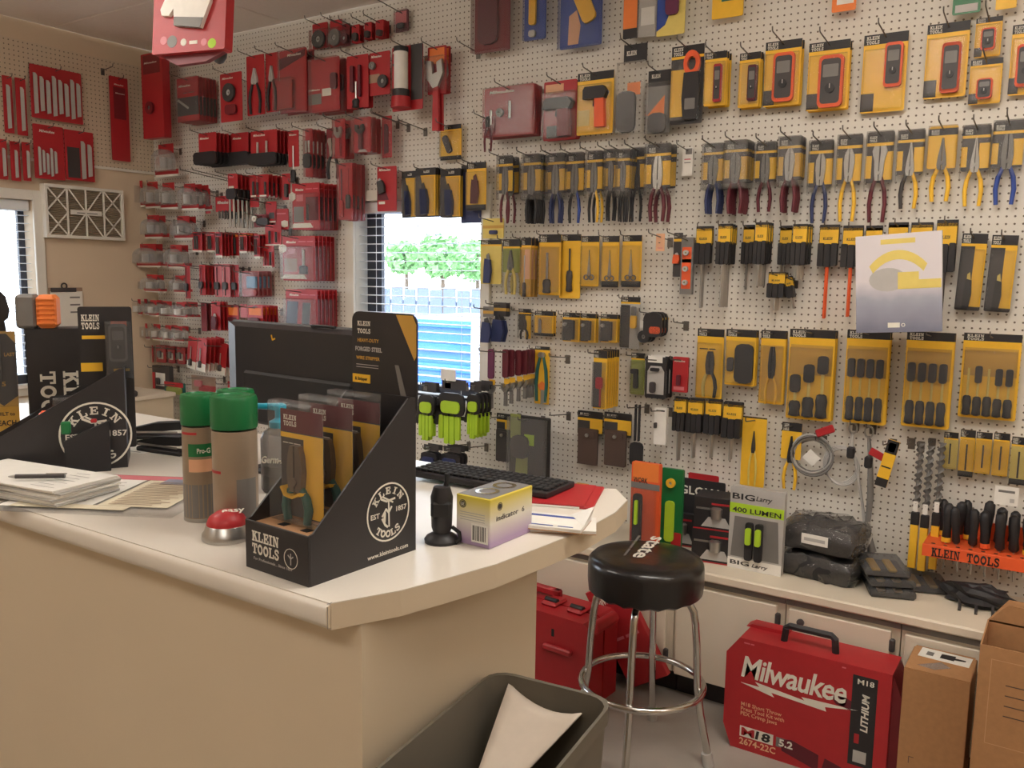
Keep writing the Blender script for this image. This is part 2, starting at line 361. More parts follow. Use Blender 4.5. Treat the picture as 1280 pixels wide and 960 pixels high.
a, b = ay(470, 398, 9), ay(640, 362, 9)
bm_ = MB().cbox(-.14, 0, 0, .14, .03, b.z+.2, .01).mesh('board'); bm_.materials.append(MATS['fence'])
for k in range(34):
    o = bpy.data.objects.new('board', bm_); COL.objects.link(o); o.parent = fe; o.location = (a.x-3.2+k*.31, 0, -.04*(k % 2))
MB().cbox(a.x-3.4, .03, 1.2, a.x+7.4, .08, 1.3, .01).build('rail', 'fence', fe)
# ------------------------------------------------------------------ front counter
ZT = 1.10
OUT = [(0, 636), (413, 754), (500, 738), (560, 722), (620, 705), (680, 682), (730, 662), (770, 640), (784, 625), (770, 611)]
pts = [az(x, y, ZT) for x, y in OUT]
yfront = pts[1].y; yback = az(680, 602, ZT).y
P = [(XL+1.6, yfront)]+[(pts[1].x, yfront)]+[(q.x, q.y) for q in pts[2:]]+[(pts[-1].x-.06, yback+.012), (pts[-1].x-.14, yback), (XL+1.6, yback)]
ct = empty('counter', (pts[1].x-.6, yfront+.5, 0)); tag(ct, 'cream laminate sales counter with a rounded end', 'counter')
o_ = Vector((-(pts[1].x-.6), -(yfront+.5), 0))
def cmesh(polys, z0, z1): return MB().prism([(x+o_.x, y+o_.y) for x, y in polys], z0, z1, 'z')
TH = .044
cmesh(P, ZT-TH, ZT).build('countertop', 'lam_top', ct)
yf = yfront+o_.y
MB().prism([(yf+.004, ZT-.0006), (yf-.004, ZT-.004), (yf-.0085, ZT-.013), (yf-.0085, ZT-TH+.013), (yf-.004, ZT-TH+.004), (yf+.004, ZT-TH+.0006)][::-1], XL+1.6+o_.x, pts[1].x+o_.x-.001, 'x').build('nosing', 'lam_top', ct, smooth=50)
ex = pts[1].x+o_.x; MB().box(ex-.001, yf-.0075, ZT-TH+.004, ex+.0008, yf+.006, ZT-.004).build('nosing_end', 'lam_side', ct); MB().box(ex-.0008, yf-.007, ZT, ex+.0006, yf+.004, ZT+.0003).box(ex+.0008, yf-.0078, ZT-TH+.004, ex+.0012, yf-.0066, ZT-.004).build('laminate_seam', 'gry', ct)
eg = MB(); n_ = 9
epts = [(q.x+o_.x, q.y+o_.y) for q in pts[1:]]
for i in range(len(epts)-1):
    (xa, ya), (xb, yb) = epts[i], epts[i+1]; eg.add([(xa+.0015, ya-.0005, ZT-TH), (xb+.0015, yb-.0005, ZT-TH), (xb+.0015, yb-.0005, ZT-.001), (xa+.0015, ya-.0005, ZT-.001)], [(0, 1, 2, 3)])
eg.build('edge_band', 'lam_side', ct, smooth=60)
yb_ = yfront+.045; bx = ay(452, 800, yb_).x; yb2 = ax(670, 780, bx).y
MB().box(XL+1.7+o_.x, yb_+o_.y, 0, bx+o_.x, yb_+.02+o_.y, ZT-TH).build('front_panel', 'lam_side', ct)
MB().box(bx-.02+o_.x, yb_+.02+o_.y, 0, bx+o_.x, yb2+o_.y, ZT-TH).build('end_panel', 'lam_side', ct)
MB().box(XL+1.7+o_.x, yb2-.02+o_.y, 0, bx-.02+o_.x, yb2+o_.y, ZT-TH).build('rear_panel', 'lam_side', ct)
# ------------------------------------------------------------------ low cabinets along the back wall
CT, CD = .532, .4
wt = MB().cbox(-3.7, -CD-.015, CT-.035, .7, -.002, CT, .006); tag(wt.build('worktop', 'cab_paint'), 'cream painted worktop running along the pegboard wall', 'worktop')
dx = [(-2.75, -1.95), (-1.95, -1.14), (-1.14, -.795), (-.795, -.42), (-.42, .05), (.05, .6)]
xs_ = [-3.65, -2.75, -1.95, -1.22, -.8, -.42, .05, .68]
plab = ['under the window end of the worktop', 'behind the end of the sales counter', 'behind the red tool case with latches', 'behind the bar stool, right of its red neighbour', 'behind the big red carton with handle', 'behind the tall cardboard box', 'at the far right behind the open carton']
for i in range(len(xs_)-1):
    a, b = xs_[i]+.002, xs_[i+1]-.002
    c = empty('base_cabinet', ((a+b)/2, -CD/2, 0)); tag(c, 'cream painted low cabinet '+plab[i], 'cabinet', 'low cabinets along the pegboard wall'); hw = (b-a)/2
    MB().box(-hw, -CD/2+.02, .1, hw, CD/2-.004, CT-.036).build('body', 'cab_paint', c)
    MB().box(-hw, -CD/2+.07, 0, hw, CD/2-.02, .1).build('toe_kick', 'blk', c)
    MB().box(-hw, -CD/2+.012, CT-.062, hw, -CD/2+.02, CT-.036).build('top_rail', 'gry', c)
    d = MB().cbox(-hw+.012, -CD/2, .1, hw-.026, -CD/2+.019, CT-.072, .003).build('door', 'cab_paint', c)
    MB().lathe([(.004, 0), (.004, .012), (.013, .017), (.013, .024), (.007, .028)], 12).build('knob', 'char', d, (-hw+.06, -CD/2, CT-.105), (R(90), 0, 0), 50)
    for hz in (.17, CT-.12): MB().cbox(hw-.03, -CD/2-.006, hz-.022, hw-.012, -CD/2+.012, hz+.022, .004).build('hinge', 'char', d)
# ------------------------------------------------------------------ desk in the left corner
t = empty('corner_desk', (-4.72, -.9, 0)); tag(t, 'beige desk standing in the corner under the air filter', 'desk')
MB().cbox(-.225, -.75, .86, .225, .68, .885, .004).build('desk_top', 'cab_paint', t)
MB().box(-.2, -.72, .72, .215, .665, .86).build('apron', 'lam_side', t)
for sx in (-.19, .19):
    for sy in (-.7, .64): MB().cbox(sx-.025, sy-.025, 0, sx+.025, sy+.025, .72, .004).build('leg', 'lam_side', t)
o = empty('desk_phone', (-4.62, -.52, .885), R(-20)); tag(o, 'flat dark gadget lying on the corner desk', 'phone')
MB().cbox(-.1, -.09, 0, .1, .09, .035, .008).build('body', 'char', o); MB().cbox(-.08, -.07, .035, .08, .07, .05, .006).build('top_plate', 'lgry', o); MB().cbox(-.09, .0, .05, .02, .05, .068, .01).build('handset', 'blk', o)
# ------------------------------------------------------------------ things on the counter
def pj(p):
    d = Vector(p)-CAM; z = d.dot(fw); return 640+F*d.dot(rt)/z, 480-F*d.dot(up)/z
def zat(x, y, py):
    lo, hi = -1.0, 3.5
    for _ in range(50):
        mid = (lo+hi)/2
        if pj((x, y, mid))[1] > py: lo = mid
        else: hi = mid
    return lo
def yaw_of(a, b): return math.atan2(b.y-a.y, b.x-a.x)
def flip(o): return o
MR = (0, 0, 0)
# --- slanted black display box with plier packs
A, C_, B = az(299, 711, ZT), az(386, 735, ZT), az(527, 688, ZT)
kw = (C_-A).length; kl = (B-C_).length*.985; ang = (yaw_of(A, C_)+2*(yaw_of(C_, B)-R(90)))/3
A = C_-Vector((math.cos(ang), math.sin(ang), 0))*kw; B = C_+Vector((-math.sin(ang), math.cos(ang), 0))*kl
kb = empty('display_box', A, ang); tag(kb, 'black slanted cardboard display box holding three carded pliers', 'display box')
h1 = zat(C_.x, C_.y, 671)-ZT; h3 = zat(B.x, B.y, 497)-ZT; h4 = zat(B.x, B.y, 393)-ZT
th = .004
MB().cbox(0, 0, 0, kw, th, h1, .001).build('front_panel', 'boxblk', kb)
for nm, x in (('side_panel', kw-th), ('side_panel', 0)): MB().prism([(th, 0), (kl, 0), (kl, h3), (kl-.02, h3), (.012, h1+.002), (th, h1)], x, x+th, 'x').build(nm, 'boxblk', kb)
MB().box(th, kl-th, 0, kw-th, kl, h3).build('back_panel', 'boxblk', kb)
hd = MB().prism(rr(kw*1.02, h4-h3*.86, .018, 4, kw/2, (h4+h3*.86)/2), kl, kl+th).build('header_card', 'boxblk', kb)
hb = h3*.86; hh = h4-hb
def lab(tw, x, z, h, mt='ink', par=None, y=None, w=None): return letter(tw, par or kb, mt, x, (kl-.0006) if y is None else y, z, h, w)
lab(slab('KLEIN'), .014, hb+hh*.86, .009, w=.036); lab(slab('TOOLS'), .014, hb+hh*.785, .009, w=.036)
lab(sans('HEAVY-DUTY'), .014, hb+hh*.70, .0095, 'gold'); lab(sans('FORGED STEEL', .03), .008, hb+hh*.61, .0115, 'lgry', w=.072); lab(sans('WIRE STRIPPER'), .010, hb+hh*.525, .009, 'gold', w=.064)
for q in (.47, .445): MB().box(.01, kl-.0006, hb+hh*q, .07, kl, hb+hh*q+.0012).build('print_line', 'lgry', kb)
MB().box(.0, kl-.001, hb+hh*.29, .048, kl, hb+hh*.375).build('badge', 'yel', kb); lab(sans('& Stripper', .02), .007, hb+hh*.315, .009, 'boxblk', w=.034, y=kl-.0014)
MB().prism([(kw*.7, hb+hh*.985), (kw*.98, hb+hh*.56), (kw*1.005, hb+hh*.6), (kw*1.005, hb+hh*.9), (kw*.95, hb+hh*.985)][::-1], kl-.0008, kl).build('corner_print', 'gold', kb)
MB().prism([(kw*.68, hb+hh*.5), (kw*.74, hb+hh*.5), (kw*.86, hb+hh*.2), (kw*.78, hb+hh*.18)][::-1], kl-.0006, kl).build('tool_print', 'gry', kb)
# front lettering and side emblem
letter(slab('KLEIN'), kb, 'ink', kw*.12, -.0004, h1*.6, h1*.21, kw*.44); letter(slab('TOOLS'), kb, 'ink', kw*.12, -.0004, h1*.345, h1*.21, kw*.44)
letter(sans('For Professionals... Since 1857', .01), kb, 'lgry', kw*.14, -.0004, h1*.22, h1*.08, kw*.62)
def emblem(par, cx, cz, r, frame, small=False):
    # frame maps local (u, v) emblem coordinates to a panel: 'y' faces -y, 'x' faces +x
    e = empty('emblem', (0, 0, 0)); e.parent = par
    if frame == 'x': e.rotation_euler = (0, 0, R(90)); e.location = (kw+.0004 if par is kb else par['fx'], cx, cz)
    else: e.location = (cx, -.0004, cz)
    MB().ring(0, 0, r, r*.945, -.0003, .0003, 40).build('emblem_ring', 'ink', e)
    if small: MB().ribbon([(-r*.4, r*.3), (0, 0), (r*.35, r*.25)], r*.12, -.0003, 0).ribbon([(0, r*.5), (0, -r*.6)], r*.12, -.0003, 0).build('emblem_figure', 'lgry', e); return e
    def arc(text, rad, a0, a1, h, inside):
        n = len(text)
        for i, ch in enumerate(text):
            q = R(a0+(a1-a0)*i/(n-1)); me, w = slab(ch)
            o = put('lettering', me, 'ink', e); s_ = h; o.scale = (s_, .02, s_)
            rot = (q-R(90)) if not inside else (q+R(90))
            cxx = w*s_/2; o.rotation_euler = (0, -rot, 0)
            pos = Vector((math.cos(q)*rad, 0, math.sin(q)*rad)); ux = Vector((math.cos(rot), 0, math.sin(rot)))
            if inside: uz = Vector((math.cos(q), 0, math.sin(q))); pos = pos+uz*0
            o.location = pos-ux*cxx
    arc('KLEIN', r*.62, 142, 40, r*.24, False); arc('TOOLS', r*.86, 232, 305, r*.24, True)
    letter(sans('EST', .02), e, 'ink', -r*.82, 0, -r*.12, r*.24, r*.4); letter(sans('1857', .02), e, 'ink', r*.36, 0, -r*.05, r*.24, r*.5)
    f = MB().ribbon([(-r*.35, r*.5), (-r*.1, r*.38), (r*.3, r*.42)], r*.07, -.0003, 0).ribbon([(-r*.25, r*.55), (r*.2, r*.3)], r*.06, -.0003, 0).ribbon([(0, r*.42), (r*.02, -r*.5)], r*.06, -.0003, 0)
    f.ribbon([(-r*.3, -.1*r), (-r*.12, r*.12), (0, -.02*r), (r*.14, .16*r)], r*.07, -.0003, 0).ribbon([(-r*.3, -r*.18), (-r*.16, -r*.42), (-r*.05, -r*.5)], r*.08, -.0003, 0).ribbon([(-r*.18, 0), (-r*.2, -r*.3)], r*.1, -.0003, 0)
    f.build('emblem_figure', 'ink', e); return e
emblem(kb, kw*.735, h1*.46, h1*.2, 'y', True)
ce_ = az(483, 636, ZT); kb['fx'] = kw+.0004
emblem(kb, kl*.72, h1*1.02, h1*.62, 'x')
o = letter(sans('www.kleintools.com', .012), kb, 'ink', kw+.0004, kl*.515, h1*.13, h1*.13, kl*.4); o.rotation_euler = (0, 0, R(90))
# kraft inner tray with square cut-outs
tr = MB().box(th, th, h1-.012, kw-th, kl-th, h1-.008).build('inner_tray', 'kraft', kb)
for i, (u, v) in enumerate([(.3, .07), (.66, .07), (.3, .4), (.66, .4)]): MB().box(kw*u, kl*v+.012, h1-.0078, kw*u+.018, kl*v+.028, h1-.0072).build('cut_out', 'blk', tr)
# --- tools (also used by everything that hangs on the walls); each returns (part name, mesh builder, material, smooth)
def arcpts(p0, p1, bow, n=5):
    a, b = Vector(p0), Vector(p1); d = b-a; nn = Vector((-d.z, 0, d.x)) if len(p0) == 3 else None
    return [a+d*(k/n)+nn*(bow*4*(k/n)*(1-k/n)) for k in range(n+1)]
def t_pliers(w, h, hc='blu', style='line', hf=.45, hm='gry', grip=None):
    t = min(.016, w*.22); H = MB(); hh_ = h*hf; zt, zp = h/2, h/2-hh_
    if style == 'line': prof = [(.13, 1), (.2, .78), (.24, .42), (.2, .1), (.16, 0)]
    elif style == 'needle': prof = [(.035, 1), (.07, .8), (.17, .4), (.2, .15), (.15, 0)]
    elif style == 'diag': prof = [(.1, 1), (.24, .8), (.26, .55), (.2, .2), (.16, 0)]
    elif style == 'pump': prof = [(.26, 1), (.34, .85), (.22, .55), (.2, .25), (.15, 0)]
    else: prof = [(.1, 1), (.12, .6), (.18, .3), (.16, .1), (.14, 0)]
    rp = [(w*a, zp+hh_*b) for a, b in prof]; lp = [(-x, z) for x, z in rp]
    H.prism([(x, z) for x, z in reversed(rp)]+[(w*.015, zt-.001)][:0]+[(q[0]*.12, q[1]) for q in rp], -t*.4, t*.4)
    H.prism([(q[0]*.12, q[1]) for q in reversed(lp)]+lp[::1], -t*.4, t*.4)
    H.disc(0, zp+hh_*.22, w*.09, -t*.55, t*.5, 10)
    out = [('jaws', H, hm, None)]
    for s_ in (-1, 1):
        g = MB(); z1, z0 = zp+hh_*.1, -h/2
        pts_ = [(s_*w*.12, 0, z1), (s_*w*.30, 0, z1-(z1-z0)*.3), (s_*w*.36, 0, z1-(z1-z0)*.6), (s_*w*.30, 0, z0)]
        hr = min(.0085, w*.105); g.tube(pts_, [hr*.75, hr, hr, hr*.85], 7); out.append(('handle', g, (grip or hc) if s_ < 0 and grip else hc, 60))
    return out
def t_driver(w, h, hc='blk', sc='steel', hf=.35, up=True, cc=None):
    r_ = w/2; H, Sh = MB(), MB(); s_ = 1 if up else -1
    zs = [(.55, 0), (1, .06), (.85, .35), (1, .7), (.8, .95), (.4, 1)]
    H.lathe([(r_*a, 0+b*h*hf) for a, b in zs], 10); Sh.tube([(0, 0, h*hf), (0, 0, h)], r_*.28, 6)
    for M_ in (H, Sh): M_.v = [(x, y*.7, (z-h/2)*s_) for x, y, z in M_.v]
    if not up:
        for M_ in (H, Sh): M_.f = [tuple(reversed(q)) for q in M_.f]
    return [('handle', H, hc, 60), ('shaft', Sh, sc, 60)]
def t_meter(w, h, c='org', lead=True):
    B_ = MB().prism(rr(w, h, w*.2, 3), -.016, .0); f = MB().prism(rr(w*.78, h*.86, w*.14, 3), -.0175, -.016)
    s_ = MB().prism(rr(w*.62, h*.24, .003, 2, 0, h*.2), -.0185, -.0175); k = MB().disc(0, -h*.14, w*.2, -.022, -.0175, 12); k2 = MB().box(-.0015, -.0235, -h*.14, .0015, -.022, -h*.14+w*.18)
    return [('meter_body', B_, c, None), ('face', f, 'char', None), ('screen', s_, 'gry', None), ('dial', k, 'blk', None), ('pointer', k2, 'lgry', None)]
def t_clamp(w, h, c='org'):
    B_ = MB().prism([(-w*.4, -h*.5), (w*.4, -h*.5), (w*.5, -h*.2), (w*.42, h*.18), (-w*.42, h*.18), (-w*.5, -h*.2)], -.018, 0)
    j = MB().ring(0, h*.31, h*.19, h*.1, -.016, 0, 16, .9*w/(h*.38)*1.05); s_ = MB().prism(rr(w*.6, h*.16, .003, 2, 0, -h*.28), -.0195, -.018)
    return [('clamp_body', B_, 'blk', None), ('clamp_jaw', j, c, None), ('screen', s_, 'gry', None)]
def t_scissors(w, h, c='gry'):
    o_ = []
    for s_ in (-1, 1):
        o_.append(('finger_ring', MB().ring(s_*w*.25, -h*.5+w*.25, w*.24, w*.16, -.006, 0, 14), c, None))
        o_.append(('blade', MB().prism([(s_*w*.12-w*.06, -h*.5+w*.4), (s_*w*.12+w*.06, -h*.5+w*.4), (w*.09 if s_ > 0 else w*.02, h*.1), (0, h*.5), (-w*.02 if s_ > 0 else -w*.09, h*.1)], -.005-.002*s_, 0), 'steel', None))
    return o_
def t_blade(w, h, c='lgry', tip=True):
    return [('blade', MB().prism([(-w/2, -h/2), (w/2, -h/2+w*.3), (w/2, h/2-w*.6), (w*.1, h/2), (-w/2, h/2)], -.004, 0), c, None)]
def t_disc(w, h, c='char', cc='lgry'):
    r_ = min(w, h)/2
    return [('disc', MB().ring(0, 0, r_, r_*.35, -.012, 0, 20), c, None), ('hub', MB().ring(0, 0, r_*.34, r_*.12, -.009, 0, 12), cc, None)]
def t_bar(w, h, c='blk', r_=None): return [('body', MB().prism(rr(w, h, r_ if r_ else min(w, h)*.3, 2), -.012, 0), c, None)]
def t_knife(w, h, c='navy', bc='lgry'):
    return [('knife_handle', MB().prism([(-w*.5, -h*.5), (w*.3, -h*.5), (w*.5, -h*.1), (w*.35, h*.28), (-w*.35, h*.32), (-w*.45, 0)], -.014, 0), c, None), ('blade', MB().prism([(-w*.25, h*.3), (w*.25, h*.28), (w*.05, h*.5), (-w*.25, h*.44)], -.005, 0), bc, None)]
def t_dome(w, h, c='lgry'):
    # clear dome over a cup-shaped hole saw
    M_ = MB(); n = 14
    P_ = [(-w/2, -h/2)]+[(w/2*math.cos(R(180*k/n)), -h*.02+h*.5*math.sin(R(180*k/n))) for k in range(n+1)]+[(-w/2, -h/2)]
    P_ = [(w/2, -h/2)]+[(w/2*math.cos(R(180*k/n)), -h*.02+h*.5*math.sin(R(180*k/n))) for k in range(n+1)]+[(-w/2, -h/2)]
    M_.prism(P_, -min(w, .05)*.7, 0)
    S_ = MB(); S_.tube([(0, -.016, -h*.4), (0, -.016, h*.12)], min(w*.2, .02), 12)
    return [('saw_cup', S_, c, 50), ('dome', M_, 'film', None)]
def t_wrench(w, h, c='steel', hc='red'):
    j = MB().prism([(-w*.5, h*.5), (-w*.5, h*.26), (-w*.1, h*.1), (w*.2, h*.12), (w*.5, h*.3), (w*.42, h*.5), (w*.12, h*.46), (w*.16, h*.32), (-w*.12, h*.3), (-w*.18, h*.48)][::-1][::-1], -.014, 0)
    j2 = MB().prism([(-w*.14, -h*.5), (w*.24, -h*.5), (w*.2, h*.14), (-w*.1, h*.12)], -.012, 0)
    return [('jaws', MB().prism(list(reversed([(-w*.5, h*.5), (-w*.18, h*.48), (-w*.12, h*.3), (w*.16, h*.32), (w*.12, h*.46), (w*.42, h*.5), (w*.5, h*.3), (w*.2, h*.12), (-w*.1, h*.1), (-w*.5, h*.26)])), -.014, 0), c, None), ('handle', j2, hc, None)]
def t_gun(w, h, c='org'):
    return [('gun_body', MB().prism([(-w*.5, h*.2), (w*.4, h*.2), (w*.5, h*.36), (w*.34, h*.5), (-w*.42, h*.5), (-w*.5, h*.42)], -.028, 0), 'blk', None),
            ('gun_grip', MB().prism([(w*.0, -h*.5), (w*.42, -h*.5), (w*.36, h*.2), (-w*.02, h*.2)], -.024, 0), c, None), ('trigger', MB().prism([(-w*.1, h*.02), (w*.02, -.02*h), (w*.0, h*.2), (-w*.06, h*.2)], -.02, 0), 'blk', None)]
def t_bits(w, h, c='steel', n=4):
    return [('bit', MB().tube([(-w/2+w*(k+.5)/n, -.004, -h/2), (-w/2+w*(k+.5)/n, -.004, h/2)], min(w*.3/n, .006), 6), c, 50) for k in range(n)]
def t_lantern(w, h, c='wht'):
    return [('lantern_glass', MB().tube([(0, -.03, -h*.2), (0, -.03, h*.42)], w*.34, 14), c, 50), ('lantern_cap', MB().tube([(0, -.03, h*.42), (0, -.03, h*.5)], w*.36, 14), 'blk', 50), ('lantern_collar', MB().tube([(0, -.03, -h*.32), (0, -.03, -h*.2)], w*.42, 14), 'blk', 50), ('lantern_base', MB().tube([(0, -.03, -h*.5), (0, -.03, -h*.32)], [w*.5, w*.46], 14), 'red', 50)]
TOOLS = dict(pliers=t_pliers, driver=t_driver, meter=t_meter, clamp=t_clamp, scissors=t_scissors, blade=t_blade, disc=t_disc, bar=t_bar, knife=t_knife, dome=t_dome, wrench=t_wrench, gun=t_gun, bits=t_bits, lantern=t_lantern)
# a carded pack: card, printed panels, blister and tool as parts of one thing; local x right, z up, -y towards the room
TCACHE = {}
def fill_pack(th_, w, h, base, parts, bh=1.0, t=.0025):
    y = -t
    if base:
        MB().prism(rr(w, h*bh, min(.006, w*.06), 2, 0, h/2-h*bh/2), -t, 0).build('card', base, th_)
    for q in parts:
        k = q[0]
        if k == 'p':          # printed panel: name, material, u0, v0, u1, v1 (v down)
            _, nm, mt_, a, b, c, d = q[:7]
            MB().box((a-.5)*w, y-.0007, (.5-d)*h, (c-.5)*w, y, (.5-b)*h).build(nm, mt_, th_)
        elif k == 'q':        # printed polygon
            _, nm, mt_, P_ = q; MB().prism([((a-.5)*w, (.5-b)*h) for a, b in P_], y-.0011, y).build(nm, mt_, th_)
        elif k == 'b':        # clear blister: u0, v0, u1, v1, depth
            _, a, b, c, d, dp = q[:6]; mt_ = q[6] if len(q) > 6 else 'clear'
            mb = MB(); x0, x1, z0, z1 = (a-.5)*w, (c-.5)*w, (.5-d)*h, (.5-b)*h; s_ = min(.006, (x1-x0)*.12)
            P0 = [(x0, z0), (x1, z0), (x1, z1), (x0, z1)]; P1 = [(x0+s_, z0+s_), (x1-s_, z0+s_), (x1-s_, z1-s_), (x0+s_, z1-s_)]
            mb.add([(x, y-.0012, z) for x, z in P0]+[(x, y-dp*.8, z) for x, z in P0]+[(x, y-dp, z) for x, z in P1],
                   [(0, 1, 5, 4), (1, 2, 6, 5), (2, 3, 7, 6), (3, 0, 4, 7), (4, 5, 9, 8), (5, 6, 10, 9), (6, 7, 11, 10), (7, 4, 8, 11), (8, 9, 10, 11)])
            mb.build('blister', mt_, th_)
        elif k == 't':        # lettering: kind, text, material, u, v, height (fraction of h), width fraction
            _, knd, tx, mt_, a, b, hh_, ww = q; letter(slab(tx) if knd == 'slab' else sans(tx, .02, .25 if knd == 'script' else 0), th_, mt_, (a-.5)*w, y-.001, (.5-b)*h, hh_*h, ww*w)
        else:                 # a tool: kind, u0, v0, u1, v1, arguments
            a, b, c, d = q[1:5]; kw_ = q[5] if len(q) > 5 else {}; kw_ = dict(kw_); rot = kw_.pop('rot', 0); yo = kw_.pop('y', .006)
            key = (k, round((c-a)*w, 4), round((d-b)*h, 4), tuple(sorted(kw_.items())))
            if key not in TCACHE:
                TCACHE[key] = [(nm, m_.mesh(nm, sm_), mt_) for nm, m_, mt_, sm_ in TOOLS[k]((c-a)*w, (d-b)*h, **kw_)]
            for nm, me, mt_ in TCACHE[key]:
                put(nm, me, mt_, th_, (((a+c)/2-.5)*w, y-yo, (.5-(b+d)/2)*h), (0, R(rot), 0) if rot else None)
def klein(tool=(), body='yel', hd_=.13, logo=True, blister=True, side=None, foot=False):
    P_ = [('p', 'header', 'blk', 0, 0, 1, hd_), ('p', 'stripe', 'yel', 0, hd_, 1, hd_+.035)]
    if logo: P_ += [('t', 'slab', 'KLEIN', 'ink', .06, hd_*.5, hd_*.34, .3), ('t', 'slab', 'TOOLS', 'ink', .06, hd_*.93, hd_*.34, .3)]
    if side: P_ += [('p', 'panel', side, .55, .22, 1, .98)]
    if foot: P_ += [('p', 'footer', 'blk', 0, .88, 1, 1)]
    P_ += list(tool)
    if blister: P_ += [('b', .05, .2, .95, .96, .022)]
    return P_
mat('steelbrown', (118, 104, 92), .4, .4)
# three plier packs standing in the display box
for i, (v, zf) in enumerate([(.24, 1.0), (.50, .99), (.76, .98)]):
    ph = h1*2.5*zf; pw = kw*.70
    pos = kb.matrix_basis if False else None
    lx, ly = kw*.5, kl*v
    wx = A.x+lx*math.cos(ang)-ly*math.sin(ang); wy = A.y+lx*math.sin(ang)+ly*math.cos(ang)
    pk_ = empty('plier_pack', (wx, wy, ZT+h1-.008+ph/2+.0+i*.004), ang)
    tag(pk_, ['carded blue handled pliers at the front of the black display box', 'middle of three carded pliers in the black display box', 'rearmost of three carded pliers in the black display box'][i], 'plier pack', 'plier packs in the display box')
    fill_pack(pk_, pw, ph, None, [('p', 'backing', 'char', .03, .08, .97, .95), ('q', 'header', 'mar', [(.03, .26), (.97, .26), (.97, .08), (.03, .08)]), ('t', 'slab', 'KLEIN', 'ink', .1, .165, .04, .3), ('t', 'slab', 'TOOLS', 'ink', .1, .215, .04, .3), ('q', 'stripe', 'yel', [(.03, .31), (.97, .31), (.97, .27), (.03, .27)]), ('q', 'panel', 'yel', [(.55, .94), (.97, .94), (.97, .31), (.55, .31)]),
        ('t', 'sans', '~435', 'ink', .08, .36, .02, .4), ('t', 'sans', '~125', 'char', .6, .38, .022, .34), ('t', 'sans', '~43', 'char', .6, .415, .022, .34),
        ('pliers', .08, .36, .8, .98, dict(hc='teal', hf=.6, hm='steelbrown')), ('b', 0, 0, 1, .97, .03)])
    g = MB().ribbon([(-pw*.3, -ph*.2), (-pw*.22, -ph*.26), (-pw*.05, -ph*.27), (.01, -ph*.235), (pw*.14, -ph*.235)], .0045, -.022, -.004).build('grip_trim', 'yel', pk_)
# --- spray cans with green caps
def can(px, py, ptop, w_px, lab_, labelled):
    b = az(px, py, ZT); r_ = w_px/2/F*(b-CAM).dot(fw); H = zat(b.x, b.y, ptop)-ZT; hc = H*.24
    c = empty('spray_can', b+Vector((fw.x, fw.y, 0)).normalized()*r_, YAW); tag(c, lab_, 'spray can')
    MB().lathe([(r_*.93, 0), (r_*.98, .006), (r_*.98, H-hc-.012), (r_*.96, H-hc-.004)], 28).build('can_body', 'can_wrap' if not labelled else 'tancan', c, smooth=40)
    MB().lathe([(r_*.93, -.0005), (r_, .001), (r_, .007), (r_*.97, .009)], 28).build('base_rim', 'steel', c, smooth=40)
    MB().lathe([(r_*1.0, H-hc), (r_*1.02, H-hc+.004), (r_*1.02, H-.008), (r_*.97, H-.002), (r_*.7, H-.0005), (r_*.66, H-.003), (r_*.3, H-.003)], 28).build('cap', 'grn', c, smooth=40)
    def band(nm, mt_, z0, z1, a0, a1):
        mb = MB(); n = 10
        for k in range(n+1):
            q = R(a0+(a1-a0)*k/n)
            for z in (z0, z1): mb.v.append((r_*.985*math.sin(q), -r_*.985*math.cos(q), z))
        for k in range(n): mb.f.append((2*k, 2*k+2, 2*k+3, 2*k+1))
        mb.build(nm, mt_, c, smooth=60)
    if labelled:
        band('label_band', 'grn', H*.52, H*.62, -20, 80); band('label_band', 'peach', H*.4, H*.5, -20, 80); band('label_band', 'gry', 0.01, H*.3, -80, 80); band('label_band', 'red', H*.69, H*.71, -50, 10)
        letter(sans('Pro-G'), c, 'ink', r_*(1.03*.5-.36*.866), -r_*(1.03*.866+.36*.5), H*.55, H*.055, r_*.72, rot=(0, 0, R(30)))
    else: band('label_band', 'gry', .012, H*.4, 20, 78); band('label_band', 'red', H*.44, H*.46, -78, -20)
mat('tancan', (150, 132, 112), .35, .2)
mat('can_wrap', (160, 142, 122), .35, .2)
can(245, 654, 494, 44, 'spray can with green cap and printed label, left of the pair', True)
can(287, 668, 497, 57, 'plain tan spray can with green cap, nearest the red button', False)
can(290, 628, 489, 46, 'spray can with green cap half hidden behind the other two', False)
# --- red push button
b = az(274, 682, ZT); rb = 31/F*(b-CAM).dot(fw)
c = empty('push_button', b+Vector((fw.x, fw.y, 0)).normalized()*rb, YAW); tag(c, 'red domed push button on a silver base beside the spray cans', 'button')
MB().lathe([(rb, 0), (rb*1.02, .004), (rb, .012), (rb*.9, .018), (rb*.84, .028), (rb*.8, .03)], 28).build('base', 'steel', c, smooth=40)
MB().lathe([(rb*.8, .026), (rb*.82, .032), (rb*.7, .044), (rb*.4, .054), (rb*.05, .057)], 28).build('dome', 'red', c, smooth=40)
o = letter(sans('easy', .02), c, 'ink', -rb*.1, -rb*.3, .0545, rb*.42, rb*.9, rot=(R(-68), 0, R(20)))
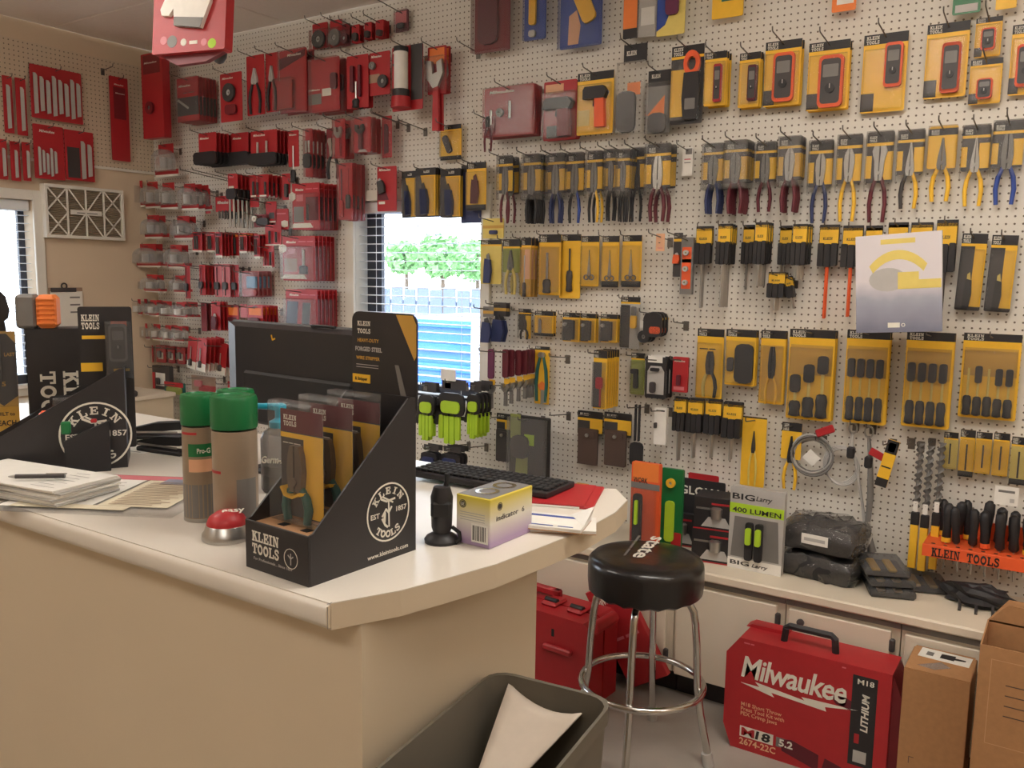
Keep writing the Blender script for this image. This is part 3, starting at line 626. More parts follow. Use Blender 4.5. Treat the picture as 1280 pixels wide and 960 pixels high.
# --- pump bottle
b = az(344, 618, ZT); s_ = (b-CAM).dot(fw)/F; r_ = 23*s_; H = zat(b.x, b.y, 508)-ZT
c = empty('pump_bottle', b+Vector((fw.x, fw.y, 0)).normalized()*r_, YAW); tag(c, 'clear hand sanitizer bottle with a turquoise pump', 'bottle')
mat('gel', (150, 150, 144), .2); MATS['liquid'] = MATS['film']
MB().lathe([(r_*.9, 0), (r_, .006), (r_, H*.6), (r_*.85, H*.68), (r_*.45, H*.73), (r_*.42, H*.76)], 24).build('bottle_body', 'smoke', c, smooth=40)
MB().lathe([(r_*.8, .004), (r_*.9, .008), (r_*.9, H*.3), (r_*.5, H*.302)], 20).build('gel', 'gel', c, smooth=40)
pm = MB().lathe([(r_*.5, H*.73), (r_*.52, H*.735), (r_*.52, H*.80), (r_*.3, H*.82), (r_*.2, H*.84), (r_*.2, H*.93), (r_*.42, H*.935), (r_*.42, H*.985), (r_*.3, H)], 16).build('pump', 'turq', c, smooth=40)
MB().tube([(0, 0, H*.965), (-r_*1.1, 0, H*.968), (-r_*1.35, 0, H*.945)], [r_*.2, r_*.17, r_*.12], 8).build('spout', 'turq', pm, smooth=60)
lb = MB()
for k in range(9):
    q = R(-60+120*k/8)
    for z in (H*.2, H*.52): lb.v.append((r_*1.004*math.sin(q), -r_*1.004*math.cos(q), z))
for k in range(8): lb.f.append((2*k, 2*k+2, 2*k+3, 2*k+1))
lb.build('label', 'film', c, smooth=60); letter(sans('Germ-X', .03, .2), c, 'ink', -r_*.7, -r_*1.03, H*.36, H*.11, r_*1.4)
# --- monitor with its back to the camera
b = az(420, 598, ZT); Ym = b.y; zt_ = zat(b.x, Ym, 411); l_, r2 = ay(284, 420, Ym+.03), ay(508, 410, Ym-.03)
c = empty('monitor', (b.x, Ym, ZT), R(-4)); tag(c, 'black monitor seen from behind on the counter', 'monitor')
hw_ = (r2.x-l_.x)/2; mx = (l_.x+r2.x)/2-b.x; z1 = zt_-ZT+.004; z0 = .1
MB().cbox(mx-hw_, -.0, z0, mx+hw_, .03, z1, .012).build('screen_frame', 'blk', c)
bk = MB(); P0 = [(mx-hw_+.004, z0+.01), (mx+hw_-.004, z0+.01), (mx+hw_-.004, z1-.004), (mx-hw_+.004, z1-.004)]; P1 = [(mx-hw_*.72, z0+.05), (mx+hw_*.72, z0+.05), (mx+hw_*.72, z1-.012), (mx-hw_*.72, z1-.012)]
bk.add([(x, 0, z) for x, z in P0]+[(x, -.045, z) for x, z in P1], [(0, 1, 5, 4), (1, 2, 6, 5), (2, 3, 7, 6), (3, 0, 4, 7), (4, 5, 6, 7)]).build('rear_shell', 'blk', c)
MB().cbox(mx-hw_*.6, -.055, z0+.02, mx+hw_*.6, -.04, z0+(z1-z0)*.55, .006).build('rear_cover', 'rubber', c)
MB().cbox(mx-.05, -.05, .01, mx+.05, -.012, z0+.1, .006).build('stand_neck', 'blk', c); MB().cbox(mx-.14, -.1, 0, mx+.14, .1, .014, .006).build('stand_foot', 'blk', c)
MB().ribbon([(0, .012), (.004, 0), (.014, .004)], .004, -.001, 0).build('sticker', 'yel', c, (mx-hw_*.27, -.046, z1-.04))
MB().tube(arcpts((mx+.02, -.01, z1), (mx+.12, -.02, z1+.001), .008), .004, 6).build('cable', 'rubber', c)
# --- keyboard, red folder, note pads, bulb box, scanner
def flat(name, px, w, d, h, rz, lab_, cat, mt_, extra=None, z=None, c=.002):
    b = az(px[0], px[1], ZT if z is None else z); o = empty(name, b, rz); tag(o, lab_, cat)
    MB().cbox(-w/2, -d/2, 0, w/2, d/2, h, c).build('body', mt_, o); return o
fo = flat('folder', (670, 618), .30, .2, .006, R(20), 'flat red folder lying on the counter behind the bulb box', 'folder', 'red')
MB().cbox(-.15, -.1, .006, .13, .1, .008, .001).build('cover', 'red', fo); MB().box(-.14, -.102, .001, .12, -.1, .005).build('paper_edge', 'wht', fo)
kd = flat('keyboard', (612, 606), .4, .14, .014, R(2), 'black computer keyboard at the far edge of the counter', 'keyboard', 'blk')
kd.location.z = ZT+.009
ky = MB().cbox(-.008, -.008, 0, .008, .008, .006, .002).mesh('key'); ky.materials.append(MATS['rubber'])
for i in range(20):
    for j in range(5):
        o = bpy.data.objects.new('key', ky); COL.objects.link(o); o.parent = kd; o.location = (-.185+i*.0195, -.045+j*.022, .014)
def pad(px, rz, lab_, z, w=.15, d=.10, blue=False):
    o = empty('note_pad', az(px[0], px[1], ZT)+Vector((0, 0, z)), rz); tag(o, lab_, 'note pad', 'note pads')
    MB().cbox(-w/2, -d/2, 0, w/2, d/2, .008, .0008).build('pages', 'wht', o); MB().box(-w/2, -d/2-.0003, -.0005, w/2, d/2, .0012).build('backing', 'kraft', o)
    if blue: MB().box(-w*.4, d*.22, .008, w*.4, d*.34, .0084).build('letterhead', 'blu', o); letter(sans('~52', .02), o, 'blu', -w*.42, -d*.44, .0084, .014, w*.8, rot=(R(-90), 0, 0))
    return o
pad((700, 658), R(28), 'white note pad with curled corner at the bottom of the pile', 0)
pd = pad((688, 660), R(16), 'white note pad with blue print on top of the pile', .0095, blue=True)
MB().add([(.03, .05, .0085), (.075, .05, .0085), (.075, -.02, .0085), (.08, .055, .03)], [(0, 1, 3), (1, 2, 3), (0, 3, 2)]).build('curled_page', 'wht', pd)
# bulb box
a, c1, b1 = az(570, 677, ZT), az(612, 687, ZT), az(651, 662, ZT)
bw, bl_ = (c1-a).length, (b1-c1).length; bh_ = zat(c1.x, c1.y, 625)-ZT
mat('bulbbox', (226, 222, 206), .35)
def grad(name, ca, cb, cc):
    M = bpy.data.materials.new(name); M.use_nodes = True; n = M.node_tree; b_ = n.nodes['Principled BSDF']; t = n.nodes.new('ShaderNodeTexCoord'); s = n.nodes.new('ShaderNodeSeparateXYZ'); r = n.nodes.new('ShaderNodeValToRGB')
    n.links.new(t.outputs['Generated'], s.inputs[0]); n.links.new(s.outputs['Z'], r.inputs[0]); e = r.color_ramp.elements; e[0].color = lin(ca); e[1].color = lin(cc); q = e.new(.5); q.color = lin(cb); e[0].position = .1; e[2].position = .95
    n.links.new(r.outputs[0], b_.inputs['Base Color']); b_.inputs['Roughness'].default_value = .35; MATS[name] = M
grad('carton_print', (176, 152, 190), (228, 224, 212), (222, 204, 80))
bb = empty('bulb_box', a, yaw_of(a, c1)); tag(bb, 'small white and yellow light bulb carton on the counter', 'carton')
MB().cbox(0, 0, 0, bw, bl_, bh_, .0015).build('carton', 'carton_print', bb)
MB().box(.003, .003, bh_, bw-.003, bl_-.003, bh_+.0006).build('top_print', 'gry', bb)
for q in (.32, .72): MB().ring(0, 0, bw*.3, bw*.2, -.001, 0, 18).build('bulb_print', 'chrome', bb, (bw*.5, bl_*q, bh_+.0008), (R(-90), 0, 0))
def ge(x, z, y, rot):
    o = MB().ring(0, 0, .008, .0066, -.0005, 0, 18).disc(0, 0, .0055, -.0004, 0, 12).build('round_logo', 'char', bb, (x, y, z), rot)
    letter(sans('GE', .02, .2), bb, 'ink', x-.004 if rot is None else x+.0003, y-.0006 if rot is None else y-.004, z-.003, .008, .008, rot=rot)
ge(bw*.2, bh_*.82, 0, None); ge(bw, bh_*.8, bl_*.22, (0, 0, R(90)))
letter(sans('indicator  6', .012), bb, 'char', bw+.0003, bl_*.14, bh_*.52, bh_*.15, bl_*.66, rot=(0, 0, R(90)))
bc = MB()
for k in range(9): bc.box(bw*.5+k*bw*.045, -.0005, bh_*.12, bw*.5+k*bw*.045+bw*(.02 if k % 3 else .03), 0, bh_*.42)
MB().box(bw*.46, -.0003, bh_*.08, bw*.95, 0, bh_*.46).build('barcode_field', 'wht', bb); bc.build('barcode', 'blk', bb)
for k in range(4): MB().box(bw*.12, -.0003, bh_*(.5+k*.05), bw*.85, 0, bh_*(.515+k*.05)).build('print_line', 'lgry', bb)
# small black device behind the display box
b = az(545, 683, ZT); c = empty('label_scanner', b+Vector((-.01, .03, 0)), YAW); tag(c, 'small black device with a cable between display box and bulb carton', 'scanner')
MB().lathe([(.033, 0), (.034, .006), (.03, .012), (.016, .02)], 20).build('base', 'blk', c, smooth=40); MB().lathe([(.014, .01), (.02, .03), (.022, .09), (.016, .11), (.008, .112)], 14, (0, 0, 0)).build('stem', 'blk', c, smooth=40)
MB().cbox(-.02, -.022, .05, .02, .02, .085, .006).build('head', 'rubber', c); MB().tube([(.02, 0, .03), (.035, -.005, .02), (.036, -.012, .008), (.028, -.02, .004)], .004, 8).build('cable', 'rubber', c, smooth=60)
MB().tube([(.008, .0, .11), (.01, .0, .135)], .005, 8).build('antenna', 'rubber', c)
# --- papers, flyer mat, pen
mat('paperwarm', (222, 212, 186), .6); mt = flat('desk_mat', (150, 618), .42, .34, .004, R(28), 'clear desk mat with printed flyers under the paper stack', 'desk mat', 'film')
for i, (x, y, w, d, m_) in enumerate([(-.1, .0, .2, .28, 'wht'), (.09, .02, .16, .26, 'paperwarm'), (.02, .14, .3, .04, 'pink'), (.12, .11, .14, .05, 'slate'), (-.04, -.13, .26, .03, 'paperwarm')]):
    MB().box(x-w/2, y-d/2, .004+i*.0004, x+w/2, y+d/2, .0046+i*.0004).build('flyer', m_, mt)
for i in range(16): MB().box(.03, -.1+i*.013, .0066, .03+.1+.02*(i % 3)*.7, -.1+i*.013+.003, .0069).build('print_line', 'tanlid', mt)
for i in range(14): MB().box(-.17+.0*i, -.1+i*.014, .0064, -.17+.13+.01*(i % 3), -.1+i*.014+.003, .0067).build('print_line', 'lgry', mt)
st = empty('paper_stack', az(66, 619, ZT), R(10)); tag(st, 'thick stack of white papers at the left end of the counter', 'paper stack')
for k in range(9):
    s_ = MB().cbox(-.26, -.085, 0, .12, .085, .0038, .0004).build('sheet', 'wht' if k % 3 else 'lgry', st, (random.uniform(-.006, .006), random.uniform(-.004, .004), .0068+k*.004), (0, 0, R(random.uniform(-3, 3))))
for k in range(7): MB().box(.02, -.07+k*.02, .0432, .02+random.uniform(.04, .08), -.068+k*.02, .0434).build('print_line', 'lgry', st)
pe = empty('pen', az(52, 599, ZT+.045)+Vector((0, 0, .002)), R(40)); tag(pe, 'dark pen lying on the paper stack', 'pen')
MB().tube([(-.055, 0, .005), (.05, 0, .005)], [.005, .0052], 10).build('barrel', 'char', pe, smooth=50); MB().tube([(-.07, 0, .005), (-.055, 0, .005)], [.0015, .005], 10).build('tip', 'steel', pe, smooth=50); MB().cbox(.01, -.001, .009, .055, .001, .012, .0005).build('clip', 'steel', pe)
# --- left display box and what stands in it
D, L_ = az(160, 584, ZT), az(0, 594, ZT)
la = yaw_of(L_, D); ln = (D-L_).length*1.25; base = D-(D-L_).normalized()*ln
db = empty('display_box', base, la); tag(db, 'larger black display box with round white emblem left of the cans', 'display box'); hB = zat(D.x, D.y, 461)-ZT; hF = .05; dep = .17
db['fx'] = 0
for y in (0, dep): MB().prism([(0, 0), (ln, 0), (ln, hB), (ln-.012, hB), (0, hF)], y, y+.004).build('side_panel', 'boxblk', db)
MB().box(ln-.004, .004, 0, ln, dep, hB).build('back_panel', 'boxblk', db); MB().box(0, .004, 0, .004, dep, hF).build('front_panel', 'boxblk', db); MB().box(.004, .004, .03, ln-.004, dep, .034).build('inner_tray', 'boxblk', db)
rE = 41/F*(D-CAM).dot(fw); e = emblem(db, ln-.4*rE*2.1, max(hB*.33, rE+.004), rE, 'y')
def inbox(u, v, z, name, lab_, cat, rz=0):
    x, y = base.x+u*math.cos(la)-v*math.sin(la), base.y+u*math.sin(la)+v*math.cos(la); o = empty(name, (x, y, ZT+z), la+rz); return tag(o, lab_, cat)
s_ = (D-CAM).dot(fw)/F
def tallpack(u, v, wpx, zb, zt2, lab_, parts, base_='boxblk'):
    o = inbox(u, v, (zb+zt2)/2, 'carded_tool', lab_, 'tool pack'); fill_pack(o, wpx*s_, zt2-zb, base_, parts); return o
zt2 = zat(D.x, D.y, 395)-ZT
tallpack(ln-.045, .1, 62, .035, zt2+.02, 'tall black carded laser meter at the back of the larger display box', [('t', 'slab', 'KLEIN', 'ink', .06, .1, .045, .34), ('t', 'slab', 'TOOLS', 'ink', .06, .155, .045, .34), ('p', 'stripe', 'yel', .06, .2, .5, .225), ('p', 'stripe', 'yel', .02, .39, .42, .45), ('t', 'sans', '~6', 'yel', .62, .46, .05, .3), ('b', .5, .1, .98, .5, .04, 'smoke'), ('meter', .56, .12, .9, .38, dict(c='gry')), ('p', 'print', 'org', .6, .1, .9, .14)])
tallpack(ln-.135, .06, 44, .035, hB*.72, 'carded orange tester in the middle of the larger display box', [('p', 'stripe', 'yel', .05, .3, .5, .36), ('b', .1, .02, .95, .95, .03, 'smoke'), ('meter', .5, .15, .9, .8, dict(c='gry')), ('p', 'print', 'org', .5, .08, .9, .14)])
tallpack(ln-.09, .07, 40, .035, hB*.74, 'second carded tester beside the tall laser meter pack', [('p', 'print', 'org', .45, .08, .85, .16), ('b', .1, .02, .95, .95, .03, 'smoke')])
o = inbox(ln-.17, .035, .034, 'tester', 'grey and orange tester standing in the larger display box', 'tester'); MB().cbox(-.034, -.016, 0, .034, .016, .1, .006).build('body', 'gry', o); MB().cbox(-.034, -.018, .1, .036, .018, .118, .006).build('cap', 'org', o)
# rotated-lettering carton, orange speaker and gold pack behind the larger display box
bp = az(78, 560, ZT); c = empty('carton', (base.x+(ln-.255)*math.cos(la)-.25*math.sin(la), base.y+(ln-.255)*math.sin(la)+.25*math.cos(la), ZT), la); tag(c, 'tall black carton with sideways white letters behind the display box', 'carton')
hc_ = zat(c.location.x, c.location.y, 411)-ZT; wc = 64/F*(Vector(c.location)-CAM).dot(fw)
MB().cbox(0, 0, 0, wc, .1, hc_, .002).build('carton_body', 'boxblk', c)
for tx, x in (('KLEIN', .62), ('TOOLS', .22)):
    o = letter(slab(tx), c, 'ink', wc*x+.0, -.0005, hc_*.66, wc*.27, wc*1.35); o.rotation_euler = (0, R(90), 0)
c2 = empty('carded_tool', (c.location.x-.05, c.location.y-.04, ZT+hc_*.49), la); tag(c2, 'black and gold carded tool left of the sideways lettered carton', 'tool pack')
fill_pack(c2, 34*s_, hc_*.98, 'gold', [('q', 'print', 'boxblk', [(0, .02), (.0, .52), (.5, .6), (1, .52), (1, .1), (.7, .02)][::1]), ('t', 'sans', 'LAST', 'gold', .6, .2, .04, .35), ('t', 'sans', '15', 'gold', .35, .44, .05, .25), ('t', 'sans', 'BUILT to', 'boxblk', .15, .68, .04, .7), ('t', 'sans', 'REACH', 'boxblk', .12, .76, .06, .76), ('bar', .15, .08, .5, .42, dict(c='char')), ('b', 0, 0, 1, .6, .02)])
c3 = empty('carded_tool', (c.location.x-.12, c.location.y-.06, ZT+hc_*.45), la); tag(c3, 'clear plastic tool pack at the left edge of the counter', 'tool pack')
fill_pack(c3, 40*s_, hc_*.9, 'char', [('p', 'print', 'lgry', .1, .06, .9, .3), ('bar', .3, .34, .7, .8, dict(c='blk')), ('b', 0, 0, 1, 1, .04)])
hsp = zat(c.location.x, c.location.y, 368)-ZT
o = empty('speaker', (c.location.x+wc*.02, c.location.y+.03, ZT+hc_), la+R(-4)); tag(o, 'orange and grey ribbed block on top of the sideways lettered carton', 'speaker'); hs = hsp-hc_; ws = 46/F*(Vector(o.location)-CAM).dot(fw)
MB().cbox(-ws*.45, -.02, 0, ws*.05, .05, hs, .008).build('grey_half', 'gry', o); MB().cbox(ws*.05, -.024, .001, ws*.55, .05, hs-.001, .01).build('orange_half', 'orange', o)
for k in range(6): MB().cbox(ws*.07, -.027, hs*(.12+k*.14), ws*.53, -.02, hs*(.2+k*.14), .002).build('rib', 'orange', o)
o = empty('profile_cutout', (c.location.x-.15, c.location.y+.02, ZT), la); tag(o, 'black cut-out head in profile at the left edge of the photo', 'display')
zz = zat(o.location.x, o.location.y, 356)-ZT; q_ = (Vector(o.location)-CAM).dot(fw)/F
MB().prism([(-.06, 0), (.0, 0), (.0, zz*.62), (.006, zz*.7), (.002, zz*.78), (.012, zz*.8), (.016, zz*.85), (.008, zz*.93), (-.008, zz*.97), (-.02, zz), (-.06, zz)][::1], -.004, .004).build('silhouette', 'blk', o); MB().cbox(-.07, -.05, 0, .02, .05, .01, .002).build('foot', 'blk', o)
# card reader with green and red keys in front of the larger display box
b = az(118, 588, ZT); o = empty('card_reader', b+Vector((.0, -.012, 0)), la); tag(o, 'small dark card reader with green and red keys', 'card reader'); z_ = 62*s_
MB().prism([(-.055, 0), (.05, 0), (.05, z_), (-.01, z_*.8), (-.055, z_*.62)], -.012, .006).build('body', 'blk', o); MB().cbox(-.06, -.018, z_*.78, -.038, -.0, z_*1.02, .003).build('green_key', 'grn', o); MB().cbox(.008, -.016, z_*.98, .022, 0, z_*1.05, .002).build('red_key', 'red', o)
# black desk tools beyond the display box
for px, rz, nm, lab_ in (((196, 548), R(35), 'stapler', 'black stapler left of the spray cans'), ((205, 566), R(8), 'stapler', 'second black stapler below the first, left of the cans')):
    o = empty(nm, az(px[0], px[1], ZT), rz); tag(o, lab_, 'stapler')
    MB().cbox(-.09, -.02, 0, .08, .02, .014, .004).build('base', 'blk', o); MB().prism([(-.085, .018), (.08, .03), (.08, .055), (.0, .05), (-.085, .03)], -.018, .018).build('arm', 'rubber', o); MB().box(-.08, -.019, .02, .07, -.018, .026).build('rail', 'steel', o)
o = flat('receipt', (172, 562), .12, .08, .001, R(10), 'white paper slip left of the spray cans', 'paper', 'wht'); MB().box(-.05, -.03, .001, .04, -.025, .0013).build('print_line', 'gry', o)
# ------------------------------------------------------------------ bar stool
sx, sy = -1.15, -.82
st = empty('bar_stool', (sx, sy, 0), R(12)); tag(st, 'chrome bar stool with a round black vinyl seat', 'stool')
ZS = .695; rs = .192
seat = MB().lathe([(rs*.9, ZS-.122), (rs*.985, ZS-.112), (rs, ZS-.085), (rs, ZS-.03), (rs*.985, ZS-.014), (rs*.93, ZS-.003), (rs*.8, ZS+.003), (rs*.5, ZS+.006), (rs*.02, ZS+.007)], 40)
seat.v = [(x*(1+.006*math.sin(14*math.atan2(y, x))*(1 if z < ZS-.06 else .4)), y*(1+.006*math.sin(14*math.atan2(y, x))*(1 if z < ZS-.06 else .4)), z+(.0035*math.sin(19*math.atan2(y, x)) if z < ZS-.11 else 0)) for x, y, z in seat.v]
se = seat.build('seat', 'vinyl', st, smooth=50)
MB().lathe([(.1, ZS-.135), (.13, ZS-.13), (.13, ZS-.118), (.1, ZS-.116)], 20).build('swivel_plate', 'blk', st, smooth=40)
rg = .205; zr = .255
for k in range(4):
    q = R(1.4+90*k); c_, s_ = math.cos(q), math.sin(q)
    pr = [(.07, ZS-.13), (.115, ZS-.131), (.148, ZS-.142), (.165, ZS-.17), (.172, ZS-.21), (.180, .4), (.187, zr+.01), (.19, zr-.01), (.2, .18), (.232, .03)]
    lg = MB().tube([(r_*c_, r_*s_, z) for r_, z in pr], .0125, 10).build('leg', 'chrome', st, smooth=60)
    MB().tube([(.226*c_, .226*s_, .045), (.234*c_, .234*s_, 0)], .018, 10).build('rubber_foot', 'lgry', lg, smooth=50)
rn = [(rg*math.cos(2*math.pi*k/36), rg*math.sin(2*math.pi*k/36), zr) for k in range(37)]
MB().tube(rn, .0115, 10, False).build('foot_ring', 'chrome', st, smooth=70)
p0, p1 = az(816, 673, ZS), az(790, 699, ZS)
def onseat(text, p0_, p1_, h, mt_, bold):
    me, w = sans(text, bold); o = put('lettering', me, mt_, None); d = p1_-p0_; L = d.length; a = math.atan2(d.y, d.x)
    M_ = Matrix.Translation(p0_+Vector((0, 0, .0085)))@Matrix.Rotation(a, 4, 'Z')@Matrix.Rotation(R(-90), 4, 'X')@Matrix.Diagonal((L/w, .02, h, 1))
    o.parent = se; o.matrix_parent_inverse = (Matrix.Translation((sx, sy, 0))@Matrix.Rotation(R(12), 4, 'Z')).inverted(); o.matrix_basis = M_
onseat('state', p0, p1, .075, 'ink', .02); q0, q1 = az(797, 672, ZS), az(778, 697, ZS); onseat('~545', q0, q1, .022, 'gry', .0)
# ------------------------------------------------------------------ big red carton with black handle
X0, X1, Y0, Y1 = -.935, -.405, -.6, -.44; Hc = .398
c = empty('tool_kit_carton', ((X0+X1)/2, (Y0+Y1)/2, 0)); tag(c, 'big red power tool carton with black carry handle on the floor', 'carton'); hw = (X1-X0)/2; hd = (Y1-Y0)/2
MB().prism([(-hw+.03, 0), (hw, 0), (hw, Hc), (-hw+.045, Hc), (-hw, Hc-.06), (-hw, .08)], -hd, hd).build('carton_body', 'red', c)
MB().prism([(hw, .02), (hw+.028, .06), (hw+.028, Hc-.08), (hw, Hc-.01)], -hd+.02, hd).build('end_flap', 'dred', c)
MB().prism([(-hw+.03, Hc), (-.09, Hc), (-.09, Hc+.012), (-hw+.05, Hc+.012)], hd-.05, hd).build('top_flap', 'red', c)
hn = MB().tube([(-.085, 0, Hc-.005), (-.08, 0, Hc+.045), (-.068, 0, Hc+.055), (.068, 0, Hc+.055), (.08, 0, Hc+.045), (.085, 0, Hc-.005)], .0125, 6).build('handle', 'blk', c, (-.005, -.015, 0))
fy = -hd-.0006
letter(sans('Milwaukee', .018, .18, .92), c, 'ink', -hw+.055, fy, Hc*.665, .105, .345)
MB().prism([(-hw+.06, Hc*.555), (-.09, Hc*.5), (-.1, Hc*.535), (.08, Hc*.505), (.075, Hc*.54), (.175, Hc*.585), (.0, Hc*.57), (.01, Hc*.545), (-.155, Hc*.59), (-.14, Hc*.555)][::1], fy-.0004, fy+.0006).build('lightning_bolt', 'ink', c, (-.005, 0, Hc*.05))
for i, tx in enumerate(['M18 Short Throw', 'Press Tool Kit with', 'PEX Crimp Jaws']): letter(sans(tx, .01), c, 'peach', -hw+.06, fy, Hc*(.4-.043*i), .019)
MB().box(-hw+.06, fy, Hc*.12, -hw+.175, fy+.001, Hc*.215).build('badge', 'ink', c); letter(sans('M', .02), c, 'red', -hw+.066, fy-.0008, Hc*.135, .04, .045); letter(sans('18', .03, .1), c, 'blk', -hw+.114, fy-.0008, Hc*.135, .04, .052)
MB().box(-hw+.185, fy, Hc*.125, -hw+.25, fy+.001, Hc*.21).build('badge', 'gry', c); letter(sans('5.2', .03), c, 'ink', -hw+.195, fy-.0008, Hc*.14, .034, .046); letter(sans('2674-22C', .02), c, 'peach', -hw+.06, fy, Hc*.05, .032, .125)
MB().box(hw-.115, fy, Hc*.17, hw-.04, fy+.001, Hc*.93).build('side_print', 'blk', c)
o = letter(sans('LITHIUM', .03, .15), c, 'ink', hw-.062, fy-.0008, Hc*.47, .03, .125); o.rotation_euler = (0, R(-90), 0)
letter(sans('M18', .015), c, 'ink', hw-.1, fy-.0008, Hc*.86, .024, .05); MB().box(hw-.1, fy-.0006, Hc*.2, hw-.06, fy, Hc*.3).build('battery_print', 'lgry', c); MB().box(hw-.1, fy-.0006, Hc*.36, hw-.085, fy, Hc*.44).build('print_mark', 'red', c)
MB().prism([(-.06, Hc*.1), (.06, Hc*.02), (.06, Hc*.16), (-.03, Hc*.22), (-.065, Hc*.2)], fy-.0004, fy+.0006).prism([(.07, Hc*.03), (.17, Hc*.03), (.17, Hc*.09), (.08, Hc*.15)], fy-.0004, fy+.0006).prism([(.19, Hc*.0), (.24, Hc*.0), (.24, Hc*.08), (.2, Hc*.07)], fy-.0004, fy+.0006).build('tool_print', 'mar', c)
MB().disc(hw-.15, Hc*.69, .022, fy-.0004, fy+.0006, 12).prism([(hw-.15, Hc*.64), (hw-.115, Hc*.62), (hw-.115, Hc*.7), (hw-.15, Hc*.73)], fy-.0004, fy).build('tool_print', 'mar', c)
for u, tx in ((-hw+.06, '~53'), (hw-.15, '~3')): letter(sans(tx, .02), c, 'pink', u, fy, Hc*.955, .012)
# ------------------------------------------------------------------ cardboard boxes
def carton(name, x0, x1, y0, y1, h, lab_, open_=False):
    c = empty(name, ((x0+x1)/2, (y0+y1)/2, 0)); tag(c, lab_, 'cardboard box'); hw, hd = (x1-x0)/2, (y1-y0)/2
    if not open_:
        MB().cbox(-hw, -hd, 0, hw, hd, h, .002).build('box_body', 'cardboard', c); MB().prism([(-hw+.002, -hd), (hw-.002, -hd), (hw-.006, hd), (-hw+.006, hd)], h, h+.004, 'z').build('top_flap', 'cardboard', c)
    else:
        t = .004
        for b in ((-hw, -hd, hw, -hd+t), (-hw, hd-t, hw, hd), (-hw, -hd+t, -hw+t, hd-t), (hw-t, -hd+t, hw, hd-t)): MB().box(b[0], b[1], 0, b[2], b[3], h).build('box_wall', 'cardboard', c)
        MB().box(-hw+t, -hd+t, .002, hw-t, hd-t, .006).build('box_bottom', 'cardboard', c)
    return c, hw, hd
c, hw, hd = carton('cardboard_box', -.372, -.19, -.62, -.425, .44, 'closed tall cardboard box with a white tool sticker on top')
stk = MB().box(-.07, .01, .444, .075, .085, .445).build('sticker', 'wht', c, rot=(0, 0, R(-3)))
MB().prism([(-.01, .03), (.03, .03), (.03, .04), (.06, .045), (.06, .055), (.03, .055), (.03, .07), (-.01, .065)], .4451, .4456, 'z').build('sticker_print', 'blk', stk); MB().box(-.05, .03, .445, -.03, .06, .4456).build('sticker_print', 'gry', stk)
MB().prism([(-.06, -.06), (-.01, -.07), (.03, -.03), (-.0, -.0)], .4442, .4448, 'z').build('tape', 'film', c)
for z in (.16, .12): MB().box(-.06, -hd-.0004, z, -.045, -hd, z+.002).box(-.06, -hd-.0004, z-.02, -.058, -hd, z).build('print_mark', 'brn', c)
c, hw, hd = carton('cardboard_box', -.168, .16, -.72, -.5, .605, 'open topped cardboard box at the right edge of the photo', True)
fl = MB().add([(-hw, hd, .603), (hw, hd, .603), (hw, hd+.02, .67), (-hw+.05, hd+.02, .67)], [(0, 1, 2, 3)]); fl.prism([(-hw+.004, 0), (hw, 0)][:0] or [(-hw, .6), (hw, .6), (hw, .66), (-hw+.05, .66)], hd-.004, hd).build('flap', 'cardboard', c)
MB().box(-hw+.03, -hd-.0004, .32, hw-.03, -hd, .322).box(-hw+.03, -hd-.0004, .32, -hw+.032, -hd, .57).box(-hw+.03, -hd-.0004, .568, hw-.03, -hd, .57).build('printed_frame', 'kraft', c)
for k, z in enumerate((.5, .47, .44, .41)): MB().box(-hw+.07, -hd-.0004, z, -hw+.12+.02*(k % 2), -hd, z+.003).build('print_line', 'brn', c)
# ------------------------------------------------------------------ waste bin with a bent cardboard sheet
mat('bin_plastic', (106, 100, 88), .55, var=.04); mat('boardsheet', (206, 192, 176), .7)
zb = .84; fl_, fr_, nl_ = az(618, 836, zb), az(770, 874, zb), az(465, 945, zb)
ub = (fr_-fl_); wb_ = ub.length; ub.normalize(); vb = Vector((ub.y, -ub.x, 0)); lb_ = .5
cen = fl_+ub*wb_/2+vb*lb_/2
bn = empty('waste_bin', (cen.x, cen.y, 0), math.atan2(ub.y, ub.x)); tag(bn, 'olive grey rectangular waste bin in front of the counter end', 'waste bin')
def ringpts(w, l, z, r_=.045): return [(x, y, z) for x, y in rr(w, l, r_, 4)]
lv = [ringpts(wb_*.72, lb_*.78, 0), ringpts(wb_*.97, lb_*.98, zb-.03), ringpts(wb_*1.0, lb_*1.0, zb-.03), ringpts(wb_*1.0, lb_*1.0, zb), ringpts(wb_*.955, lb_*.965, zb), ringpts(wb_*.94, lb_*.955, zb-.04), ringpts(wb_*.70, lb_*.76, .012)]
mb = MB(); n = len(lv[0])
for q in lv: mb.v += q
for i in range(len(lv)-1):
    for k in range(n): A_ = i*n+k; B_ = i*n+(k+1) % n; mb.f.append((A_, B_, B_+n, A_+n))
mb.f.append(tuple(reversed(range(n)))); mb.f.append(tuple(range((len(lv)-1)*n, len(lv)*n)))
mb.build('bin_shell', 'bin_plastic', bn, smooth=40)
